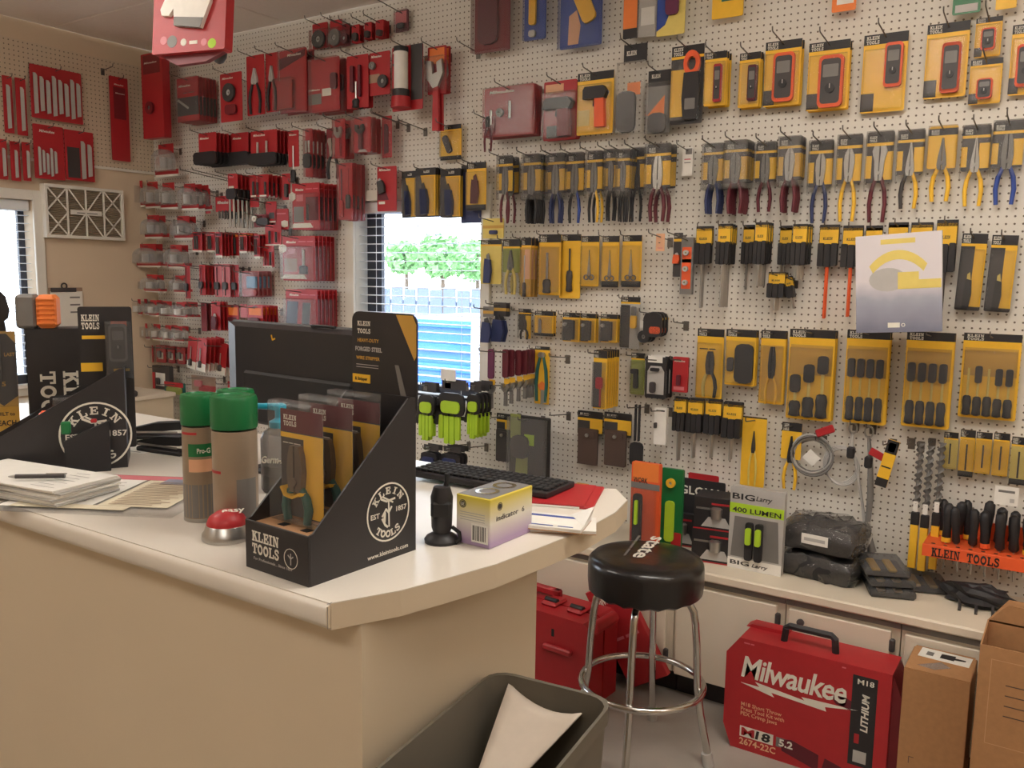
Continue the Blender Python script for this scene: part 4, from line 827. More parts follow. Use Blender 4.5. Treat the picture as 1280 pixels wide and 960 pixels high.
# bent sheet: top corner near pixel (635,852), right corner (728,890)
def plane_sheet():
    a, b_, c_, d_ = az(636, 853, zb-.015), az(727, 891, zb-.03), az(655, 968, zb-.11), az(588, 990, zb-.13)
    mb = MB(); N = 8
    for i in range(N+1):
        for j in range(N+1):
            u, v = i/N, j/N; p = a.lerp(b_, u).lerp(d_.lerp(c_, u), v); p = p+Vector((0, 0, -.022*4*u*(1-u)*(1-v)))
            mb.v.append(tuple(p))
    for i in range(N):
        for j in range(N): A_ = i*(N+1)+j; mb.f.append((A_, A_+1, A_+N+2, A_+N+1))
    o = mb.build('cardboard_sheet', 'boardsheet', smooth=60); md = o.modifiers.new('thick', 'SOLIDIFY'); md.thickness = .003
    tag(o, 'bent pale cardboard sheet sticking up in the waste bin', 'cardboard sheet')
plane_sheet()
def crumple(name, p, r_, mt_, lab_, cat, seed, sq=(1, 1, .8)):
    rnd = random.Random(seed); mb = MB(); n, m_ = 14, 9
    for i in range(m_+1):
        th_ = math.pi*i/m_
        for k in range(n):
            q = 2*math.pi*k/n; f = r_*(1+rnd.uniform(-.22, .22)*(1 if 0 < i < m_ else 0)); mb.v.append((f*sq[0]*math.sin(th_)*math.cos(q), f*sq[1]*math.sin(th_)*math.sin(q), max(f*sq[2]*math.cos(th_), -r_*sq[2]*.7)))
    for i in range(m_):
        for k in range(n): A_ = i*n+k; B_ = i*n+(k+1) % n; mb.f.append((A_, A_+n, B_+n, B_))
    o = mb.build(name, mt_, None, p+Vector((0, 0, r_*sq[2]*.7))); return tag(o, lab_, cat)
pc = az(600, 962, zb-.16); crumple('crumpled_paper', pc+Vector((.035, 0, -.03)), .03, 'wht', 'crumpled white paper beside the sheet in the waste bin', 'paper', 3)
crumple('crumpled_paper', pc+Vector((.045, .07, -.02)), .026, 'pyel', 'crumpled yellowish paper deep in the waste bin', 'paper', 5)
# ------------------------------------------------------------------ red hard cases behind the counter end
c = empty('tool_case', (-1.62, -.56, 0), R(-4)); tag(c, 'red plastic tool case with dark latches standing beside the stool', 'tool case')
zc = zat(-1.5, -.66, 775)
MB().prism([(-.22, 0), (.2, 0), (.2, zc-.02), (.17, zc), (-.22, zc)], -.105, -.004).build('case_half', 'red', c); MB().prism([(-.22, 0), (.2, 0), (.2, zc-.02), (.17, zc), (-.22, zc)], .004, .1).build('case_half', 'red', c); MB().box(-.215, -.004, .005, .19, .004, zc-.01).build('gasket', 'blk', c)
for x in (-.03, .09):
    MB().cbox(x-.035, -.05, zc-.002, x+.035, .045, zc+.016, .008).build('latch_mount', 'red', c)
    MB().tube([(x-.028, -.02, zc+.016), (x+.028, -.02, zc+.016)], .012, 8).build('latch', 'blk', c, smooth=60)
MB().tube([(.2, -.08, zc-.02), (.2, .07, zc-.02)], .024, 10).build('hinge_barrel', 'red', c, smooth=60)
for z in (zc-.14, zc-.3): MB().cbox(.0, -.125, z, .13, -.104, z+.025, .006).build('moulded_rib', 'red', c)
MB().box(.03, -.106, zc-.085, .042, -.1045, zc-.055).build('slot', 'blk', c); letter(sans('Milwaukee', .02, .2), c, 'ink', -.19, -.1056, zc-.16, .04, .15, rot=(0, R(25), 0))
hz = zat(-1.7, -.5, 733)
hnd = MB()
for b in ((-.2, zc, -.17, hz), (.03, zc, .06, hz), (-.2, hz-.03, .06, hz)): hnd.cbox(b[0], .03, b[1], b[2], .06, b[3], .006)
hnd.build('handle', 'red', c, (-.09, .0, 0))
c = empty('red_box', (-1.39, -.432, 0), 0); tag(c, 'red flat box with white script tilted against the cabinet door', 'carton'); zt_ = zat(-1.42, -.45, 728)
b_ = MB().cbox(-.09, -.02, -.2, .09, .01, .2, .002).build('carton_body', 'red', c, (0, 0, zt_-.2), (0, R(-32), 0)); letter(sans('Milwaukee', .02, .2), b_, 'ink', -.07, -.0206, .13, .045, .14); letter(sans('~34', .01), b_, 'pink', -.06, -.0206, -.02, .03, .12)
# ------------------------------------------------------------------ on the left wall: air filter, clipboard
def lw(x, y, off=0): return ax(x, y, XL+off)
a, b = lw(52, 229, .03), lw(154, 301, .03); W_, H_ = b.y-a.y, a.z-b.z
c = empty('air_filter', (XL+.004, (a.y+b.y)/2, (a.z+b.z)/2), R(90)); tag(c, 'white framed air filter with diagonal cardboard lattice on the left wall', 'air filter')
t = .018
for q in ((-W_/2, -H_/2, W_/2, -H_/2+t), (-W_/2, H_/2-t, W_/2, H_/2), (-W_/2, -H_/2+t, -W_/2+t, H_/2-t), (W_/2-t, -H_/2+t, W_/2, H_/2-t)): MB().cbox(q[0], -.05, q[1], q[2], 0, q[3], .002).build('frame_side', 'casing', c)
pm = MB(); n = 26
mat('pleat', (176, 162, 142), .9)
for k in range(n):
    z0, z1 = -H_/2+t+(H_-2*t)*k/n, -H_/2+t+(H_-2*t)*(k+1)/n; zm = (z0+z1)/2; x0, x1 = -W_/2+t, W_/2-t
    pm.add([(x0, -.03, z0), (x1, -.03, z0), (x1, -.042, zm), (x0, -.042, zm), (x0, -.03, z1), (x1, -.03, z1)], [(0, 1, 2, 3), (3, 2, 5, 4)])
pm.build('pleated_media', 'pleat', c)
cols = [-W_/2, -W_*.23, 0, W_*.23, W_/2]
for x in cols[1:4]: MB().box(x-.006, -.049, -H_/2+t, x+.006, -.046, H_/2-t).build('lattice_strip', 'casing', c)
for (xa, za, xb, zb_) in ((-W_/2, 0, -W_*.23, H_/2), (-W_/2, 0, -W_*.23, -H_/2), (-W_*.23, H_/2, 0, 0), (-W_*.23, -H_/2, 0, 0), (0, 0, W_*.23, H_/2), (0, 0, W_*.23, -H_/2), (W_*.23, H_/2, W_/2, 0), (W_*.23, -H_/2, W_/2, 0), (-W_/2, H_/2, -W_*.23, 0), (W_*.23, 0, W_/2, H_/2), (-W_/2, -H_/2, -W_*.23, 0), (W_*.23, 0, W_/2, -H_/2)):
    MB().ribbon([(xa*.96, za*.94), (xb*.96, zb_*.94)], .009, -.048, -.0455).build('lattice_strip', 'casing', c)
MB().box(-W_*.2, -.051, -.012, W_*.2, -.049, .014).build('label_strip', 'casing', c); letter(sans('~34', .02), c, 'gry', -W_*.12, -.0516, -.006, .014, W_*.26)
c = empty('clipboard', (XL+.003, (lw(62, 400).y+lw(104, 400).y)/2, (lw(84, 360).z+lw(84, 425).z)/2), R(90)); tag(c, 'clipboard with pale papers hanging beside the left window', 'clipboard')
W_ = lw(104, 400).y-lw(62, 400).y; H_ = lw(84, 358).z-lw(84, 424).z
MB().cbox(-W_/2, -.004, -H_/2, W_/2, 0, H_/2, .001).build('board', 'tanlid', c); MB().box(-W_/2*.94, -.007, -H_/2*.98, W_/2*.98, -.004, H_/2*.86).build('paper', 'casing', c); MB().cbox(-W_*.45, -.014, H_*.42, W_*.3, -.004, H_*.5, .003).build('clip', 'char', c); MB().ring(-W_*.05, H_*.53, .02, .012, -.008, -.004, 12).build('clip_loop', 'char', c)
for k in range(3): MB().box(W_*.1, -.0076, H_*(.3-.14*k), W_*.4, -.007, H_*(.33-.14*k)).build('print_line', 'gry', c)
# ------------------------------------------------------------------ glove pack hanging from the ceiling
Yg = -1.5; a, b = ay(206, -32, Yg), ay(279, 62, Yg); gw, gh = b.x-a.x, a.z-b.z
c = empty('glove_pack', ((a.x+b.x)/2, Yg, (a.z+b.z)/2), 0, rot=(R(-6), 0, R(14))); tag(c, 'red bag with a white glove picture hanging from the ceiling', 'glove pack')
MB().prism(rr(gw, gh, .006, 2), -.02, .02).build('bag', 'red', c)
MB().prism([(-gw*.26, gh*.5), (-gw*.3, gh*.12), (-gw*.36, gh*.0), (-gw*.34, -gh*.07), (-gw*.24, -gh*.08), (-gw*.18, -gh*.0), (-gw*.16, -gh*.2), (gw*.2, -gh*.25), (gw*.26, -gh*.1), (gw*.32, gh*.05), (gw*.3, gh*.5)], -.034, -.02).build('glove', 'wht', c)
MB().prism([(-gw*.16, -gh*.2), (gw*.2, -gh*.25), (gw*.235, -gh*.14), (-gw*.165, -gh*.1)], -.036, -.02).build('glove_cuff', 'gry', c)
for i, (x, m_, r_) in enumerate(((-.34, 'pink', .014), (-.22, 'gry', .02), (-.06, 'ink', .012), (.22, 'pink', .012), (.33, 'lime', .016))): MB().disc(gw*x, -gh*(.345+.02*i), r_, -.0208, -.02, 12).build('print_mark', m_, c)
MB().box(gw*.02, -.0207, -gh*.415, gw*.13, -.02, -gh*.375).build('print_mark', 'ink', c)
MB().prism([(-gw*.46, -gh*.49), (gw*.46, -gh*.49), (gw*.2, -gh*.6), (-gw*.2, -gh*.62)][::-1][::-1], .0, .018).build('bag_tail', 'dred', c)
MB().tube([(0, 0, gh*.5), (0, .01, CEIL-c.location.z-.004)], .0015, 5).build('string', 'lgry', c)
Yk = -1.2; q = ay(274, 71, Yk); c = empty('glove_tip', (q.x, Yk, q.z)); tag(c, 'dark rounded glove tip showing under the red hanging bag', 'glove')  # a dark glove tip, hung on a string behind the red bag
s_ = (q-CAM).dot(fw)/F; MB().lathe([(.001, -9*s_), (5*s_, -7*s_), (9*s_, -1*s_), (10*s_, 6*s_), (9*s_, 12*s_)], 14).build('tip', 'char', c, smooth=60); MB().tube([(0, 0, 11*s_), (0, .01, CEIL-q.z-.004)], .0015, 5).build('string', 'lgry', c)
c.name = 'hanging_glove'
# ------------------------------------------------------------------ catalogue hanging in front of the packs
Ys = -.32; ps = [ay(1077, 293, Ys), ay(1186, 292, Ys-.0), ay(1172, 416, Ys), ay(1062, 413, Ys)]
mid = sum(ps, Vector())/4; c = empty('catalogue', mid, 0, rot=(0, R(-4), 0)); tag(c, 'silver blue catalogue with pale yellow lettering hanging in front of the packs', 'catalogue')
w, h = (ps[1]-ps[0]).length, (ps[0]-ps[3]).length
cov = bpy.data.materials.new('cover_print'); cov.use_nodes = True; n = cov.node_tree; bs = n.nodes['Principled BSDF']; tcx = n.nodes.new('ShaderNodeTexCoord'); spx = n.nodes.new('ShaderNodeSeparateXYZ'); rp = n.nodes.new('ShaderNodeValToRGB'); nz = n.nodes.new('ShaderNodeTexNoise'); ad = n.nodes.new('ShaderNodeMath'); ad.operation = 'MULTIPLY_ADD'
nz.inputs['Scale'].default_value = 14; n.links.new(tcx.outputs['Generated'], spx.inputs[0]); n.links.new(tcx.outputs['Object'], nz.inputs['Vector']); n.links.new(nz.outputs['Fac'], ad.inputs[0]); ad.inputs[1].default_value = .16; n.links.new(spx.outputs['Z'], ad.inputs[2]); n.links.new(ad.outputs[0], rp.inputs[0])
e = rp.color_ramp.elements; e[0].position = .1; e[0].color = lin((128, 130, 148)); e[1].position = .6; e[1].color = lin((222, 216, 220)); k = e.new(.42); k.color = lin((168, 170, 184)); n.links.new(rp.outputs[0], bs.inputs['Base Color']); bs.inputs['Roughness'].default_value = .22; MATS['cover_print'] = cov
MB().cbox(-w/2, -.006, -h/2, w/2, .006, h/2, .001).build('cover', 'cover_print', c)
ar = MB()
for k in range(12):
    q0, q1 = R(128-76*k/12), R(128-76*(k+1)/12); r1, r2_ = .23, .2; cx, cz = 0, h*.32-.225
    ar.add([(cx+r1*math.cos(q0), -.0064, cz+r1*math.sin(q0)), (cx+r2_*math.cos(q0), -.0064, cz+r2_*math.sin(q0)), (cx+r2_*math.cos(q1), -.0064, cz+r2_*math.sin(q1)), (cx+r1*math.cos(q1), -.0064, cz+r1*math.sin(q1))], [(0, 1, 2, 3)])
ar.v = [(x*.62, y, z) for x, y, z in ar.v]; ar.build('title_banner', 'pyel', c, (0, 0, .0))
MB().box(-w*.2, -.0065, h*.4, w*.2, -.006, h*.45).build('subtitle', 'pyel', c); MB().box(-.0, -.0065, -h*.06, w*.49, -.006, h*.03).box(0, -.0065, h*.03, w*.24, -.006, h*.11).build('photo_print', 'pyel', c); MB().disc(-w*.12, h*.04, h*.12, -.0064, -.006, 20, w*.22).build('photo_print', 'lgry', c)
MB().box(-w*.12, -.0065, -h*.45, w*.02, -.006, -h*.40).build('logo_print', 'ink', c); MB().ring(w*.06, -h*.425, .006, .004, -.0065, -.006, 12).build('logo_print', 'ink', c)
MB().tube([(0, .007, h*.5-.01), (0, .16, h*.5+.01), (0, .318, h*.5+.0)], .0025, 6).build('wire_hanger', 'wire', c)
# ------------------------------------------------------------------ packs hanging on the pegboard
HOOKS = {}
def hook(p, L, lab_, face=0, group='wire hooks'):
    L = round(L, 2)
    if L not in HOOKS:
        m_ = MB().tube([(0, 0, 0), (0, -L, L*.1), (0, -L-.006, L*.1+.004), (0, -L-.008, L*.1+.016)], .0024, 6)
        HOOKS[L] = m_.mesh('peg_hook', 60); HOOKS[L].materials.append(MATS['wire'])
        pm_ = MB().cbox(-.012, -.003, -.028, .012, -.0005, .012, .001).mesh('back_plate'); pm_.materials.append(MATS['wire']); HOOKS['plate'] = pm_
    o = bpy.data.objects.new('peg_hook', HOOKS[L]); COL.objects.link(o); o.location = p; o.rotation_euler = (0, 0, face); tag(o, lab_, 'hook', group)
    q = bpy.data.objects.new('back_plate', HOOKS['plate']); COL.objects.link(q); q.parent = o
LABELS = {}
def pack(lab_, box, parts, base='red', n=1, gap=.013, d=None, bh=1.0, name='carded_tool', cat='tool pack', hk=True, free=.11, wall='b', tilt=0, jit=.002, group=None, t=.0025):
    x0, y0, x1, y1 = box; d = (.03+gap*(n-1)) if d is None else d
    xm, ym = (x0+x1)/2, (y0+y1)/2
    if wall == 'b':
        a, b, c, e = ay(x0, ym, -d), ay(x1, ym, -d), ay(xm, y0, -d), ay(xm, y1, -d); w = b.x-a.x; h = c.z-e.z; loc = Vector(((a.x+b.x)/2, -d, (c.z+e.z)/2)); rz = 0; back = Vector((0, 1, 0))
    else:
        X = XL+.008+d; a, b, c, e = ax(x0, ym, X), ax(x1, ym, X), ax(xm, y0, X), ax(xm, y1, X); w = b.y-a.y; h = c.z-e.z; loc = Vector((X, (a.y+b.y)/2, (c.z+e.z)/2)); rz = R(90); back = Vector((-1, 0, 0))
    th_ = empty(name, loc, rot=(0, R(tilt), rz)); fill_pack(th_, w, h, base, parts, bh, t)
    tag(th_, lab_, cat, group or ('packs on the hook of the '+lab_ if n > 1 else None))
    if len(lab_.split()) > 11: print('LONG', lab_)
    LABELS[lab_] = LABELS.get(lab_, 0)+1
    kids = list(th_.children)
    for k in range(1, n):
        o = th_.copy(); COL.objects.link(o); o.location = loc+back*(gap*k)+(Vector((random.uniform(-jit, jit), 0, random.uniform(-jit, jit))) if wall == 'b' else Vector((0, random.uniform(-jit, jit), random.uniform(-jit, jit))))
        o['label'] = ['', 'first', 'second', 'third', 'fourth', 'fifth', 'sixth'][k]+' pack behind the '+lab_
        for ch in kids: q = ch.copy(); COL.objects.link(q); q.parent = o
    if hk:
        base_p = Vector((loc.x, -.0005, loc.z+h/2-.014-d*.1)) if wall == 'b' else Vector((XL+.0085, loc.y, loc.z+h/2-.014-d*.1))
        hook(base_p, d+free, 'wire hook holding the '+lab_, rz)
    return th_
def emptyhook(x, y, L, lab_, wall='b'):
    p = ay(x, y, -.0005) if wall == 'b' else ax(x, y, XL+.0085); hook(p, L, lab_, 0 if wall == 'b' else R(90), 'empty wire hooks')
def script(u=.08, v=.14, hh=.07, w=.5): return ('t', 'script', 'Milwaukee', 'ink', u, v, hh, w)
# ---- left wall
WB = lambda n, u0=.1, u1=.9, v0=.16, v1=.93: [('blade', u0+(u1-u0)*(k+.15)/n, v0+.05*((k*7) % 3), u0+(u1-u0)*(k+.78)/n, v1-.03*((k*5) % 3), dict(c='lgry')) for k in range(n)]
for lab_, bx_, ps_, kw_ in [
    ('narrow red sleeve with one white blade, far left upper row', (4, 95, 16, 166), WB(1, .2, .8), {}),
    ('narrow red sleeve with one white blade, second in upper row', (20, 98, 33, 169), WB(1, .3, .85), {}),
    ('wide red card with eight white saw blades on left wall', (38, 86, 102, 151), WB(8, .03, .98), dict(hk=True)),
    ('narrow red sleeve at the far left of lower row', (-4, 174, 9, 224), WB(1, .4, .9, .22), {}),
    ('narrow red sleeve second from left in lower row', (13, 177, 25, 226), WB(1, .3, .8, .22), {}),
    ('narrow red sleeve third from left in lower row', (28, 178, 38, 226), WB(1, .35, .95, .22), {}),
    ('red card with five grey blades above the air filter', (42, 157, 80, 224), [script(.2, .14, .07, .5)]+WB(5, .1, .75, .42, .95), {}),
    ('red card with dark and pale blades above the air filter', (81, 164, 117, 226), [('p', 'window', 'char', .08, .34, .5, .95)]+WB(2, .5, .95, .2, .97), {}),
    ('long plain dark red sleeve near the room corner', (138, 97, 161, 201), [('p', 'print', 'dred', .2, .12, .85, .5), script(.25, .1, .025, .5), script(.3, .2, .02, .5)], {}),
]: pack(lab_, bx_, ps_, base='red', wall='l', free=.05, name='blade_pack', cat='blade pack', **kw_)
emptyhook(128, 88, .1, 'empty wire hook high on the left wall pegboard', 'l')
# ---- red packs, top of the back wall
disc = lambda c='char', a=.1, b=.35, c2=.9, d=.95: [('disc', a, b, c2, d, dict(c=c)), ('b', a-.05, b-.03, min(1, c2+.05), min(1, d+.03), .03)]
T0 = 'red'
pack('tall red boxed blade beside the room corner', (187, 68, 213, 174), [('p', 'print', 'dred', .1, .02, .9, .24), ('disc', .1, .57, .75, .72, dict(c='dred', cc='gry')), script(.15, .12, .03, .6)], d=.12, t=.05, hk=False, name='blade_carton', cat='blade box')
pack('round cutter pack leftmost in the small top row', (391, 29, 410, 61), disc('char', .02, .3, .98, 1), free=.1)
pack('round cutter pack second in the small top row', (413, 25, 428, 59), disc('gry', .02, .35, .98, .98), free=.1)
pack('dark red round cutter third in the small top row', (428, 30, 438, 58), disc('mar', .05, .35, .95, .98), base='dred')
pack('small red pack fourth in the small top row', (440, 31, 450, 53), [('bar', .3, .5, .9, .95, dict(c='char'))], n=3)
pack('small red pack fifth in the small top row', (456, 28, 465, 49), [('bar', .3, .55, .9, .95, dict(c='char'))], n=3)
pack('small red pack sixth in the small top row', (470, 25, 480, 47), [('bar', .3, .6, .9, .95, dict(c='char'))], n=4)
pack('single pink and clear pack under the ceiling', (495, 13, 511, 40), [('p', 'card_print', 'pink', 0, .05, .85, .6), ('bar', .25, .62, .75, .85, dict(c='char')), ('b', 0, 0, 1, 1, .02)], base='mar', free=.2)
# ---- second row, large packs
pack('red and black card fronting a deep stack', (222, 97, 249, 152), [script(.08, .2, .07, .55), ('p', 'picture', 'char', 0, .44, 1, .86), ('t', 'sans', '~23', 'gry', .3, .36, .05, .5), ('q', 'picture_mark', 'lgry', [(.05, .46), (.0, .5), (.5, .72), (.55, .68)][::1]), ('b', 0, 0, 1, 1, .02)], n=6, gap=.024)
pack('red card with a coiled black cord in a round blister', (276, 91, 303, 152), [script(.1, .12, .06, .5), ('disc', .12, .22, .82, .6, dict(c='char')), ('bar', .3, .66, .8, .86, dict(c='dred'))], d=.16)
pack('red card with black handled snips', (309, 69, 331, 144), [('pliers', .08, .22, .92, .98, dict(hc='blk', style='needle', hf=.35, hm='lgry')), ('p', 'label', 'red', .05, .68, .8, .76)], d=.13)
pack('second card with black handled snips behind the first', (333, 66, 349, 140), [('pliers', .08, .22, .92, .98, dict(hc='blk', style='needle', hf=.35, hm='lgry'))], d=.12)
pack('big red card with a clear square case', (350, 62, 384, 141), [script(.3, .1, .06, .5), ('q', 'print', 'mar', [(.0, .12), (.0, .3), (.95, .12), (.95, .02)][::1]), ('bar', .0, .48, .55, .93, dict(c='red', r_=.004)), ('p', 'case_label', 'mar', .18, .62, .45, .72), ('b', -.05, .45, .6, .97, .05), ('b', 0, 0, 1, 1, .02)], n=2, gap=.05, d=.14)
pack('red card with a white sticker and clear side', (390, 73, 425, 140), [script(.0, .58, .05, .3), ('p', 'sticker', 'ink', .38, .56, .7, .7), ('bar', .75, .3, .95, .6, dict(c='mar')), ('p', 'print', 'gry', .0, .64, .35, .84), ('b', 0, 0, 1, 1, .03)], n=3, gap=.045, d=.14)
pack('red card with upright black bit holders', (434, 69, 461, 135), [('bar', .25, .2, .4, .7, dict(c='mar')), ('bar', .62, .2, .72, .8, dict(c='mar')), ('driver', .3, .5, .6, 1, dict(hc='blk'))], n=2, gap=.03, d=.14)
pack('red card with two dark round heads', (462, 65, 488, 119), [script(.1, .12, .08, .5), ('disc', .05, .22, .4, .4, dict(c='gry')), ('disc', .5, .55, .95, .85, dict(c='char')), ('p', 'print', 'tanlid', .0, .5, .5, .7)], d=.13)
pack('boxed lantern with red base on a red card', (491, 57, 529, 138), [('p', 'card_print', 'char', .62, 0, 1, .85), ('lantern', .2, .05, .72, .98), ('t', 'sans', '~3', 'char', .02, .3, .1, .3), script(.02, .1, .05, .4)], d=.14, t=.004)
pack('red card with chrome locking pliers and red handle', (535, 58, 558, 166), [('p', 'hang_tab', 'orange', .1, .02, .9, .2), ('wrench', .05, .16, .95, .98), ('b', .02, .12, .98, .52, .03)], bh=.55, d=.1, n=2, gap=.03)
emptyhook(511, 158, .26, 'empty long wire hook below the boxed lantern'); emptyhook(532, 163, .2, 'empty wire hook left of the locking pliers')
# ---- third row: black moulded cases under red cards
case = [('p', 'case', 'blk', -.2, .62, 1.1, .98), ('bar', -.2, .6, 1.1, 1.0, dict(c='blk')), script(.08, .2, .1, .5)]
pack('red card over a black round case, front of a row', (249, 166, 271, 206), case, n=5, gap=.028, bh=.64)
pack('red card over black moulded case, middle of the row', (290, 166, 311, 206), case, n=2, gap=.025, bh=.66)
pack('red card with two bright bits over a black case', (314, 163, 347, 206), [script(.1, .16, .1, .45), ('bits', .26, .34, .36, .7, dict(n=1, c='lgry')), ('bits', .6, .32, .7, .66, dict(n=1, c='lgry')), ('bar', -.05, .66, 1.02, 1, dict(c='blk'))], n=4, gap=.026, bh=.68)
pack('narrow red card with a black handled driver', (361, 163, 374, 228), [script(.1, .1, .05, .7), ('driver', .3, .3, .75, 1.0, dict(hc='blk', up=True, hf=.35))], bh=.7, d=.13)
pack('bit pack with dark grips beside the red driver card', (382, 161, 391, 221), [('bits', .1, .25, .9, .5, dict(n=2)), ('bar', .0, .52, 1, .82, dict(c='blk')), ('b', 0, 0, 1, 1, .02)], n=4, gap=.03)
pack('silver jawed pliers with dark handles on red card', (409, 160, 426, 224), [('pliers', .0, .2, 1, 1, dict(hc='blk', hm='steel', style='pump'))], base='dred', bh=.6, d=.1)
pack('red card with a shiny cutter in a clear blister', (419, 149, 432, 198), [('wrench', .15, .2, .85, .95, dict(hc='red')), ('b', 0, 0, 1, 1, .025)], n=2, gap=.06, d=.14)
pack('red card with dark cutter in a clear blister', (443, 147, 464, 191), [('wrench', .2, .2, .7, .9, dict(hc='mar', c='char')), ('q', 'arched_print', 'lgry', [(.2, .98), (.35, .9), (.65, .9), (.8, .98)][::-1][::-1]), ('b', 0, 0, 1, 1, .03)], n=3, gap=.035, d=.16)
pack('narrow red sleeve below the long empty hook', (478, 145, 490, 197), [('blade', .35, .2, .75, .92, dict(c='mar')), ('b', .1, .1, 1, .98, .015)], d=.08)
pack('red pen shaped tools in a tall clear pack', (424, 204, 441, 275), [('driver', .1, .1, .4, .95, dict(hc='red', sc='mar')), ('driver', .55, .1, .9, .8, dict(hc='char', sc='red')), ('b', 0, 0, 1, 1, .02)], n=4, gap=.03)
pack('red card with a folding knife by the window', (472, 208, 496, 264), [script(.1, .1, .08, .6), ('q', 'print', 'mar', [(0, .3), (0, .75), (.6, .75), (.25, .3)][::1]), ('knife', .1, .25, .45, .6, dict(c='char', rot=-20)), ('p', 'white_print', 'ink', .08, .78, .4, .84)], d=.05)
# ---- dome packs with hole saws near the corner
def dome(lab_, bx_, n=1, c='lgry', gap=.045):
    pack(lab_, bx_, [('p', 'header', 'red', .15, 0, .85, .3), ('dome', .04, .16, .96, .84, dict(c=c)), ('p', 'foot_band', 'red', -.04, .78, 1.04, .93), ('p', 'white_foot', 'ink', 0, .93, 1, 1)], base=None, n=n, gap=gap, d=.1+gap*(n-1), name='hole_saw_pack', cat='hole saw pack', free=.03)
rowname = ['top row', 'second row', 'third row', 'fourth row', 'fifth row', 'lowest row']
dome('single clear dome pack hanging above the dome pack rows', (195, 180, 222, 221))
for r_, y0, y1, xs in [(0, 226, 259, [(163, 182, 1), (182, 201, 1), (201, 222, 1), (228, 248, 3)]), (1, 269, 298, [(182, 203, 2), (219, 241, 2)]), (2, 305, 334, [(172, 200, 2), (211, 231, 2)]),
                       (3, 342, 364, [(160, 181, 1), (182, 200, 2), (218, 232, 2)]), (4, 374, 394, [(168, 178, 2), (187, 198, 2), (201, 218, 1), (219, 234, 3)]), (5, 404, 424, [(173, 187, 1), (191, 203, 1), (206, 216, 2), (219, 230, 2)])]:
    for i, (xa, xb, n_) in enumerate(xs):
        pos = ['leftmost', 'second', 'third', 'rightmost'][i if i < len(xs)-1 else 3]
        dome('red footed clear dome pack, %s in the %s' % (pos, rowname[r_]), (xa, y0+i*1.2, xb, y1+i*1.2), n_, 'lgry' if r_ < 4 else 'wht')
for i, (xa, xb) in enumerate([(162, 172), (178, 192), (196, 208), (211, 219), (222, 232)]):
    pack('small red and white pack, %s of five below the domes' % ['first', 'second', 'third', 'fourth', 'last'][i], (xa, 430+i, xb, 451+i), [('p', 'white_print', 'ink', .2, .4, .7, .8), ('bar', .3, .3, .6, .7, dict(c='gry')), ('b', 0, 0, 1, 1, .015)], n=2, gap=.03)
# ---- fourth row
pack('thin red strip beside the dome packs', (257, 236, 263, 267), [('p', 'print', 'pink', .1, .3, .9, .34)], d=.1)
pack('wide red card with four dark tips', (270, 245, 293, 273), [script(.1, .35, .2, .6), ('bits', .2, .66, .9, 1.0, dict(n=4, c='char'))], n=3, gap=.04, bh=.7)
pack('red card with black handles and long shafts', (286, 217, 298, 284), [('p', 'print', 'pink', .1, .04, .6, .08), ('p', 'white_print', 'ink', .05, .23, .6, .27), ('bar', .0, .28, 1, .48, dict(c='blk')), ('bits', .1, .46, .9, 1, dict(n=2, c='steel'))], n=5, gap=.03, bh=.28)
emptyhook(292, 228, .35, 'left empty wire hook above the wide red card'); emptyhook(297, 226, .3, 'right empty wire hook above the wide red card')
pack('red card with white foot left of the twin', (313, 219, 321, 247), [('p', 'white_print', 'ink', .1, .9, .9, .98), ('bits', .5, .3, .9, .9, dict(n=1, c='char'))], n=1, d=.12)
pack('twin red card with dark bits in fourth row', (322, 218, 336, 246), [('bits', .0, .35, .25, .9, dict(n=1, c='char')), ('bits', .7, .35, .95, .9, dict(n=1, c='char')), ('p', 'white_print', 'ink', .2, .92, .8, .99)], n=4, gap=.03)
pack('small square red card under the twin card', (313, 248, 324, 259), [], d=.08)
pack('red card with a dark square under the twin card', (333, 252, 346, 279), [('p', 'window', 'char', .3, .5, .8, .8), ('p', 'white_print', 'ink', .1, .9, .9, .97)], d=.1)
pack('small red card hanging beside the black handled driver', (353, 217, 363, 250), [('bar', .55, .4, .9, .9, dict(c='char'))], d=.08)
pack('red card with a hexagon mark, lower small one', (345, 261, 361, 287), [('q', 'hexagon_mark', 'ink', [(.45, .6), (.7, .55), (.95, .6), (.95, .85), (.7, .9), (.45, .85)][::1]), ('p', 'print', 'pink', .1, .2, .8, .26)], d=.1, hk=False)
pack('dark red bit set with a round white label', (318, 268, 338, 284), [('disc', .0, .1, .3, .6, dict(c='ink', cc='dred')), ('bar', .3, .3, 1, .9, dict(c='char'))], base='dred', d=.1, n=2, gap=.03)
pack('red card with two dark drivers and white foot', (332, 281, 352, 307), [('bits', .2, .3, .5, .9, dict(n=1, c='char')), ('bits', .6, .35, .9, .85, dict(n=1, c='char')), ('p', 'white_print', 'ink', 0, .94, .9, 1)], d=.12)
def bigred(lab_, bx_, n_, gap, win, wedge=True):
    hexm = ('q', 'hexagon_mark', 'ink', [(-.12, .22), (0, .17), (.12, .22), (.12, .33), (0, .38), (-.12, .33)])
    ps_ = [('p', 'header', 'red', 0, 0, 1, .2), script(.12, .16, .08, .3), ('t', 'sans', '~43', 'pink', .5, .14, .05, .45)]
    if wedge: ps_ += [hexm, ('q', 'price_wedge', 'ink', [(-.08, .96), (.05, .86), (.66, .86), (.76, .96)]), ('p', 'wedge_print', 'char', .08, .89, .5, .92)]
    pack(lab_, bx_, ps_+win+[('b', .02, .22, .98, .98, .03)], n=n_, gap=gap)
